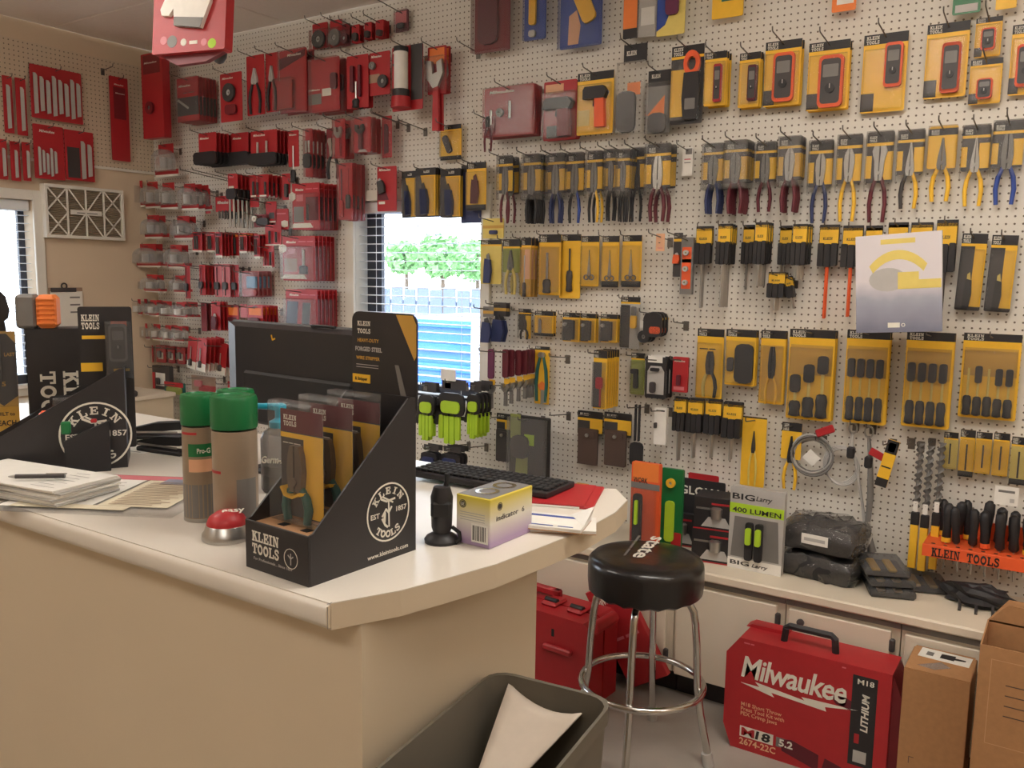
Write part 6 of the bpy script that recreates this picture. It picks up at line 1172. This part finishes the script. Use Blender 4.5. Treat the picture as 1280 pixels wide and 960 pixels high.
# ------------------------------------------------------------------ things on the low worktop
def onw(x, y): return az(x, y, CT)
def standpack(name, lab_, cat, xc, yb, wpx, ytop, parts, base, yaw=0, t=.004, back=0):
    p = onw(xc, yb); s_ = (p-CAM).dot(fw)/F; H = zat(p.x, p.y, ytop)-CT; o = empty(name, p+Vector((0, back, H/2+.001)), yaw); tag(o, lab_, cat); fill_pack(o, wpx*s_*1.12, H, base, parts, t=t); return o
standpack('work_light', 'orange carded work light leaning behind the stool', 'work light', 806, 702, 34, 578, [('p', 'header', 'orange', .05, 0, .95, .18), ('t', 'sans', 'WORK', 'blk', .08, .2, .07, .5), ('p', 'band', 'gry', .0, .2, 1, .26), ('bar', .18, .3, .48, .95, dict(c='blk', y=.015)), ('bar', .28, .36, .38, .6, dict(c='lime', y=.026)), ('q', 'print', 'red', [(.0, .95), (.02, .7), (.18, .65), (.18, .95)][::1]), ('b', .1, .25, .9, .98, .03)], 'org', t=.02)
standpack('work_light', 'green carded work light between the orange one and boxes', 'work light', 833, 700, 26, 588, [('disc', .3, .05, .7, .25, dict(c='yel')), ('bar', .3, .35, .7, .8, dict(c='lime')), ('p', 'print', 'red', .55, .7, 1, .95)], 'grn', t=.015, back=.04)
standpack('display_card', 'dark green card behind the orange work light', 'display card', 786, 690, 20, 595, [('p', 'print', 'grn', .1, .3, .9, .6)], 'teal', back=.08)
standpack('display_card', 'red card standing behind the lantern boxes', 'display card', 862, 690, 36, 600, [], 'red', back=.12)
def lanternbox(lab_, xc, yb, z, wpx, hpx):
    p = onw(xc, yb); s_ = (p-CAM).dot(fw)/F; w, h = wpx*s_*1.05, hpx*s_*1.03; o = empty('lantern_box', p+Vector((0, .06, z)), R(8)); tag(o, lab_, 'carton')
    MB().cbox(-w/2, -.06, 0, w/2, .06, h, .002).build('carton', 'blk', o); MB().box(-w/2-.0005, -.0608, 0, w/2+.0005, .0605, h*.04).build('red_base', 'red', o)
    MB().lathe([(w*.12, 0), (w*.14, h*.3), (w*.08, h*.34)], 12).build('lantern_print', 'steel', o, (w*.02, -.062, h*.38), smooth=40); MB().prism([(-w*.32, h*.1), (w*.36, h*.1), (w*.22, h*.4), (-w*.16, h*.4)], -.0612, -.06).build('picture', 'lgry', o); MB().box(-w*.45, -.0612, h*.62, 0, -.06, h*.68).build('handle_print', 'steel', o); MB().box(-w*.1, -.0612, h*.78, w*.3, -.06, h*.84).build('print_line', 'red', o)
    return o, h
o1, hb1 = lanternbox('lower black lantern box on the worktop', 889, 704, 0, 54, 41); o2, _ = lanternbox('upper black lantern box on top of the other', 889, 704, hb1+.0005, 52, 40)
o3, _ = lanternbox('black lantern box left of the stacked pair', 846, 692, .0, 38, 42); o3.location.y += .1; o3.location.x -= .03
o = standpack('display_card', 'black header card with large white letters', 'display card', 873, 684, 56, 600, [('t', 'sans', 'GLOW', 'ink', .06, .23, .17, .82)], 'blk')
c = standpack('light_display', 'grey counter display with two yellow pocket lights', 'display', 945, 712, 60, 610, [('p', 'header_print', 'lgry', 0, .02, 1, .16), ('t', 'sans', 'BIG', 'blk', .04, .15, .1, .42), ('t', 'script', 'Larry', 'char', .48, .14, .08, .3), ('p', 'badge', 'lime', .0, .2, 1, .32), ('t', 'sans', '400 LUMEN', 'blk', .05, .305, .08, .9), ('q', 'back_print', 'gry', [(.05, .85), (.1, .36), (.9, .36), (.95, .85)]), ('bar', .34, .4, .48, .86, dict(c='blk', y=.012)), ('bar', .52, .4, .66, .86, dict(c='blk', y=.012)), ('bar', .36, .46, .46, .66, dict(c='lime', y=.024)), ('bar', .54, .46, .64, .66, dict(c='lime', y=.024)), ('p', 'foot_print', 'wht', .0, .87, 1, 1), ('t', 'sans', 'BIG', 'blk', .05, .95, .07, .36), ('t', 'script', 'Larry', 'char', .46, .95, .06, .3)], 'lgry', t=.03)
# dark soft pouches wrapped in plastic film
def softpack(lab_, xc, yb, z, wpx, hpx, dep, mt_, seed, mt2='film'):
    p = onw(xc, yb); s_ = (p-CAM).dot(fw)/F; w, h = wpx*s_, hpx*s_; o = empty('plastic_bag', p+Vector((0, dep/2, z)), R(-6)); tag(o, lab_, 'bag'); rnd = random.Random(seed)
    for nm, k, m_, am in (('contents', .93, mt_, .004), ('film', 1.0, mt2, .012)):
        mb = MB(); nx, ny, nz = 9, 7, 4; idx = {}
        for i in range(nx+1):
            for j in range(ny+1):
                for l in range(nz+1):
                    if 0 < i < nx and 0 < j < ny and 0 < l < nz: continue
                    u, v, q = i/nx*2-1, j/ny*2-1, l/nz; sh = 1-.12*abs(q*2-1)**2
                    idx[i, j, l] = len(mb.v); mb.v.append((u*w/2*k*sh*(1-.06*v*v)+rnd.uniform(-am, am), v*dep/2*k*sh*(1-.06*u*u)+rnd.uniform(-am, am), max(.001, q*h*k*(1-.12*(u*u+v*v)*q)+rnd.uniform(-am, am)*(l > 0))))
        def Q(a, b_, c_, d_): mb.f.append((idx[a], idx[b_], idx[c_], idx[d_]))
        for i in range(nx):
            for j in range(ny): Q((i, j, 0), (i, j+1, 0), (i+1, j+1, 0), (i+1, j, 0)); Q((i, j, nz), (i+1, j, nz), (i+1, j+1, nz), (i, j+1, nz))
            for l in range(nz): Q((i, 0, l), (i+1, 0, l), (i+1, 0, l+1), (i, 0, l+1)); Q((i, ny, l), (i, ny, l+1), (i+1, ny, l+1), (i+1, ny, l))
        for j in range(ny):
            for l in range(nz): Q((0, j, l), (0, j, l+1), (0, j+1, l+1), (0, j+1, l)); Q((nx, j, l), (nx, j+1, l), (nx, j+1, l+1), (nx, j, l+1))
        mb.build(nm, m_, o, smooth=35)
    return o, w, h
o, w, h = softpack('lower film wrapped black bag on the worktop', 1018, 728, 0, 104, 36, .24, 'blk', 2, 'gloss'); o2, w2, h2 = softpack('upper film wrapped grey bag with a white sticker', 1020, 728, h*1.02, 98, 40, .22, 'char', 4, 'gloss')
MB().box(-.045, -.126, h2*.3, .05, -.125, h2*.62).build('sticker', 'wht', o2); MB().box(-.035, -.127, h2*.4, .04, -.126, h2*.5).build('sticker_print', 'lgry', o2)
for i, (xc, yb, z, rz, lab_) in enumerate([(1106, 742, 0, 20, 'lowest clear clamshell of bits beside the bags'), (1102, 740, .032, 26, 'middle clear clamshell of bits beside the bags'), (1097, 738, .064, 22, 'top clear clamshell with two yellow bars'), (1150, 736, 0, 20, 'outer clear clamshell leaning flat at the pile end')]):
    p = onw(xc, yb); o = empty('clamshell_pack', p+Vector((0, .05, z)), R(rz)); tag(o, lab_, 'clamshell pack', 'clamshell packs beside the bags')
    MB().cbox(-.075, -.1, 0, .075, .1, .03, .008).build('clamshell', 'smoke', o); MB().box(-.068, -.09, .003, .068, .09, .006).build('insert_card', 'char', o)
    for x in (-.03, .025): MB().cbox(x-.014, -.06, .008, x+.014, .06, .02, .004).build('bar', 'yel' if i == 2 else 'gold', o)
# ---- coils, leads and auger bits
p = ay(1015, 570, -.06); c = empty('cable_coil', p); tag(c, 'coil of grey cable with a white label on the pegboard', 'cable coil'); rnd = random.Random(9)
for k in range(7):
    ra = .07+rnd.uniform(-.014, .01); cx, cz = rnd.uniform(-.012, .012), rnd.uniform(-.012, .012)
    MB().tube([(cx+ra*math.cos(2*math.pi*q/24), -.004*k+.02+rnd.uniform(-.003, .003), cz+ra*math.sin(2*math.pi*q/24)) for q in range(25)], .0042, 6, False).build('cable_loop', ['gry', 'lgry'][k % 2], c, smooth=80)
MB().cbox(-.02, -.03, -.02, .03, -.028, .025, .0005).build('label', 'wht', c, rot=(0, R(40), 0)); MB().cbox(.05, -.02, .06, .12, -.01, .09, .004).build('red_tag', 'red', c, rot=(0, R(-25), 0))
hook(ay(1030, 548, -.0005), .12, 'wire hook holding the coil of grey cable')
c = empty('cable_coil', ay(1050, 580, -.04)); tag(c, 'second thinner grey cable coil behind the first', 'cable coil')
for k in range(4): MB().tube([(.06*math.cos(2*math.pi*q/24)+.004*k, -.003*k, .07*math.sin(2*math.pi*q/24)-.003*k) for q in range(25)], .003, 6, False).build('cable_loop', 'lgry', c, smooth=80)
for lab_, px, d, tag_ in (('thin grey lanyard hanging beside the cable coil', [(1066, 540), (1064, 556), (1070, 580), (1078, 630), (1084, 680)], .05, None), ('thick grey lanyard with a red tag and carabiner', [(1086, 545), (1088, 575), (1088, 620), (1084, 660), (1090, 690)], .07, 1)):
    P3 = [ay(x, y, -d) for x, y in px]; c = empty('lanyard', P3[0]); tag(c, lab_, 'lanyard'); L3 = [q-P3[0] for q in P3]
    MB().tube(L3, [.006, .009, .012, .009, .016] if tag_ else [.004, .008, .005, .005, .009], 8).build('strap', 'gry' if tag_ else 'lgry', c, smooth=70)
    MB().cbox(-.014, -.014, -.075, .014, .012, -.03, .006).build('shock_pack', 'blk', c, tuple(L3[1]*.5)); MB().ring(0, .015, .024, .017, -.004, .004, 16, .7).build('carabiner', 'steel', c)
    if tag_: MB().cbox(0, -.016, -.014, .08, -.012, .014, .002).build('red_tag', 'red', c, (.01, 0, -.05), (0, R(25), 0))
    hook(P3[0]+Vector((0, d-.0005, .025)), d+.05, 'wire hook holding the '+lab_)
pack('yellow and black strip pack tilted beside the auger bits', (1102, 549, 1117, 609), [('p', 'end_band', 'blk', 0, .82, 1, 1), ('p', 'end_band', 'blk', 0, 0, 1, .28), ('p', 'label', 'wht', .2, .05, .8, .24), ('t', 'sans', '~4', 'blk', .1, .6, .08, .8)], base='yel', tilt=12, d=.09, t=.01)
for i, (x, y0, y1, nm) in enumerate([(1136, 552, 712, 'left'), (1148, 556, 716, 'middle'), (1162, 552, 714, 'right')]):
    a, b = ay(x, y0, -.07), ay(x+3, y1, -.07); H = a.z-b.z; c = empty('auger_bit', b); tag(c, 'long grey auger bit with yellow sleeve, %s of three' % nm, 'drill bit')
    MB().tube([(0, 0, 0), (0, 0, H*.5)], .004, 8).build('shank', 'steel', c, smooth=60)
    fl_ = MB(); N = 60
    for k in range(N+1):
        q = k/N*2*math.pi*5; z = H*.5+H*.5*k/N
        for r_ in (-1, 1): fl_.v.append((r_*.0125*math.cos(q), r_*.0125*math.sin(q), z))
    for k in range(N): fl_.f.append((2*k, 2*k+1, 2*k+3, 2*k+2))
    o = fl_.build('flute', 'gry', c, smooth=80); md = o.modifiers.new('thick', 'SOLIDIFY'); md.thickness = .006
    MB().tube([(0, 0, H*.5), (0, 0, H)], .006, 8).build('core', 'gry', c, smooth=60)
    MB().cbox(-.013, -.012, H*.02, .013, .008, H*.42, .002).build('sleeve', 'yel', c); MB().cbox(-.0135, -.0125, H*.36, .0135, .0085, H*.46, .002).build('sleeve_band', 'blk', c); MB().box(-.008, -.0132, H*.47, .008, -.012, H*.55).build('label', 'wht', c)
    hook(Vector((a.x, -.0005, a.z-.01)), .09, 'wire hook holding the %s of three auger bits' % nm)
# ---- red screwdriver rack
a, b = ay(1153, 680, -.2), ay(1300, 715, -.2); zr_ = ay(1160, 662, -.03).z
c = empty('tool_rack', ((a.x+b.x)/2, 0, a.z-.01)); tag(c, 'red metal screwdriver rack with black lettering on the pegboard', 'tool rack'); hw = (b.x-a.x)/2; zf = 0
MB().cbox(-hw, -.2, -.03, hw, -.196, .012, .001).build('front_lip', 'org', c); MB().cbox(-hw, -.196, .006, hw, -.02, .010, .001).build('shelf', 'org', c); MB().cbox(-hw+.01, -.022, .006, hw, -.018, .075, .001).build('back_plate', 'org', c)
letter(slab('KLEIN'), c, 'blk', -hw+.03, -.2006, -.026, .03, .089); letter(slab('TOOLS'), c, 'blk', -hw+.138, -.2006, -.026, .03, .098)
for k in range(2): MB().tube([(-hw+.06+k*.25, -.02, .05), (-hw+.06+k*.25, -.001, .05)], .004, 6).build('peg', 'wire', c)
for k in range(10): MB().disc(-hw+.03+k*.038, 0, .007, 0, .0006, 10).build('slot', 'blk', c, (0, -.17+.0, .0108), (R(-90), 0, 0))
rnd = random.Random(4); k = 0
for row, (yy, n_) in enumerate([(-.06, 8), (-.14, 8)]):
    for i in range(n_):
        x = a.x+.045+i*.042+row*.018; L = rnd.uniform(.12, .15); o = empty('screwdriver', (x, yy, a.z-.01+.011-.075), rot=(R(rnd.uniform(-4, 4)), R(rnd.uniform(-6, 6)), 0))
        tag(o, 'black handled screwdriver, %s from left in the %s rack row' % (nms[i], ['rear', 'front'][row]), 'screwdriver', 'screwdrivers in the red rack'); r_ = rnd.uniform(.0145, .0185)
        MB().lathe([(r_*.5, 0), (r_*.9, .008), (r_*.8, L*.35), (r_, L*.7), (r_*.9, L*.93), (r_*.4, L)], 10).build('handle', 'blk', o, (0, 0, .08), smooth=60); MB().tube([(0, 0, -.02), (0, 0, .08)], .0035, 6).build('shaft', 'steel', o)
        if rnd.random() < .5: MB().tube([(0, 0, .08), (0, 0, .096)], r_*.95, 10).build('collar', ['yel', 'org'][i % 2], o)
p = ay(1258, 620, -.19); o = empty('price_tag', p); tag(o, 'white price card on the screwdrivers in the red rack', 'price tag'); s_ = (p-CAM).dot(fw)/F
MB().box(-13*s_, 0, -12*s_, 13*s_, .001, 12*s_).build('card', 'wht', o); MB().box(-9*s_, -.0004, 4*s_, 9*s_, 0, 7*s_).build('print_line', 'gry', o); MB().box(4*s_, -.0004, -8*s_, 9*s_, 0, -3*s_).build('print_mark', 'lgry', o); MB().tube([(0, .001, 11*s_), (0, .05, 4*s_)], .0015, 5).build('holder', 'wire', o)
# brown carton, grey pouch and black cloth with dangling clips below the rack
o = empty('carton', onw(1196, 728)+Vector((0, .05, 0)), R(3)); tag(o, 'low brown carton on the worktop under the red rack', 'carton'); MB().cbox(-.1, -.05, 0, .1, .05, .085, .002).build('carton_body', 'brn', o); MB().box(-.1, -.002, .085, .1, .002, .0856).build('tape', 'tanlid', o)
o = empty('carton', onw(1262, 742)+Vector((.02, .06, 0)), R(3)); tag(o, 'dark purple grey carton right of the brown one', 'carton'); MB().cbox(-.06, -.05, 0, .09, .05, .09, .002).build('carton_body', 'char', o); MB().box(-.06, -.0504, .03, .09, -.05, .034).build('seam', 'blk', o)
cl = empty('tool_roll', onw(1222, 760)+Vector((0, .03, 0)), R(-8)); tag(cl, 'crumpled black tool roll with dangling straps on the worktop', 'tool roll')
q = crumple('cloth', Vector((0, 0, 0)), .09, 'blk', None, None, 11, (1.3, .62, .45)); q.parent = cl; q.location = (0, 0, .0285)
for x in (-.05, 0, .05): MB().tube([(x, -.04, .02), (x+.01, -.075, .008), (x+.015, -.1, -.0)], .005, 6).build('strap', 'char', cl, smooth=70)
# small things at the foot of the pegboard behind the counter
for i, (x, y, m_, w_, lab_) in enumerate([(650, 607, 'red', .09, 'flat red pack lying behind the counter, left'), (678, 613, 'dred', .05, 'flat red pack lying behind the counter, right'), (706, 604, 'plum', .03, 'small purple spool behind the counter'), (724, 606, 'gold', .03, 'small gold banded spool behind the counter'), (745, 611, 'navy', .05, 'small blue spool behind the counter')]):
    p = ay(x, y, -.2); o = empty('small_pack', (p.x, -.2, CT)); tag(o, lab_, 'small pack'); hh_ = max(.03, p.z-CT)
    MB().cbox(-w_, -.04, 0, w_, .04, hh_, .004).build('body', m_, o); MB().cbox(-w_*.8, -.041, hh_*.5, w_*.8, .0, hh_+.004, .002).build('label', 'gry', o)
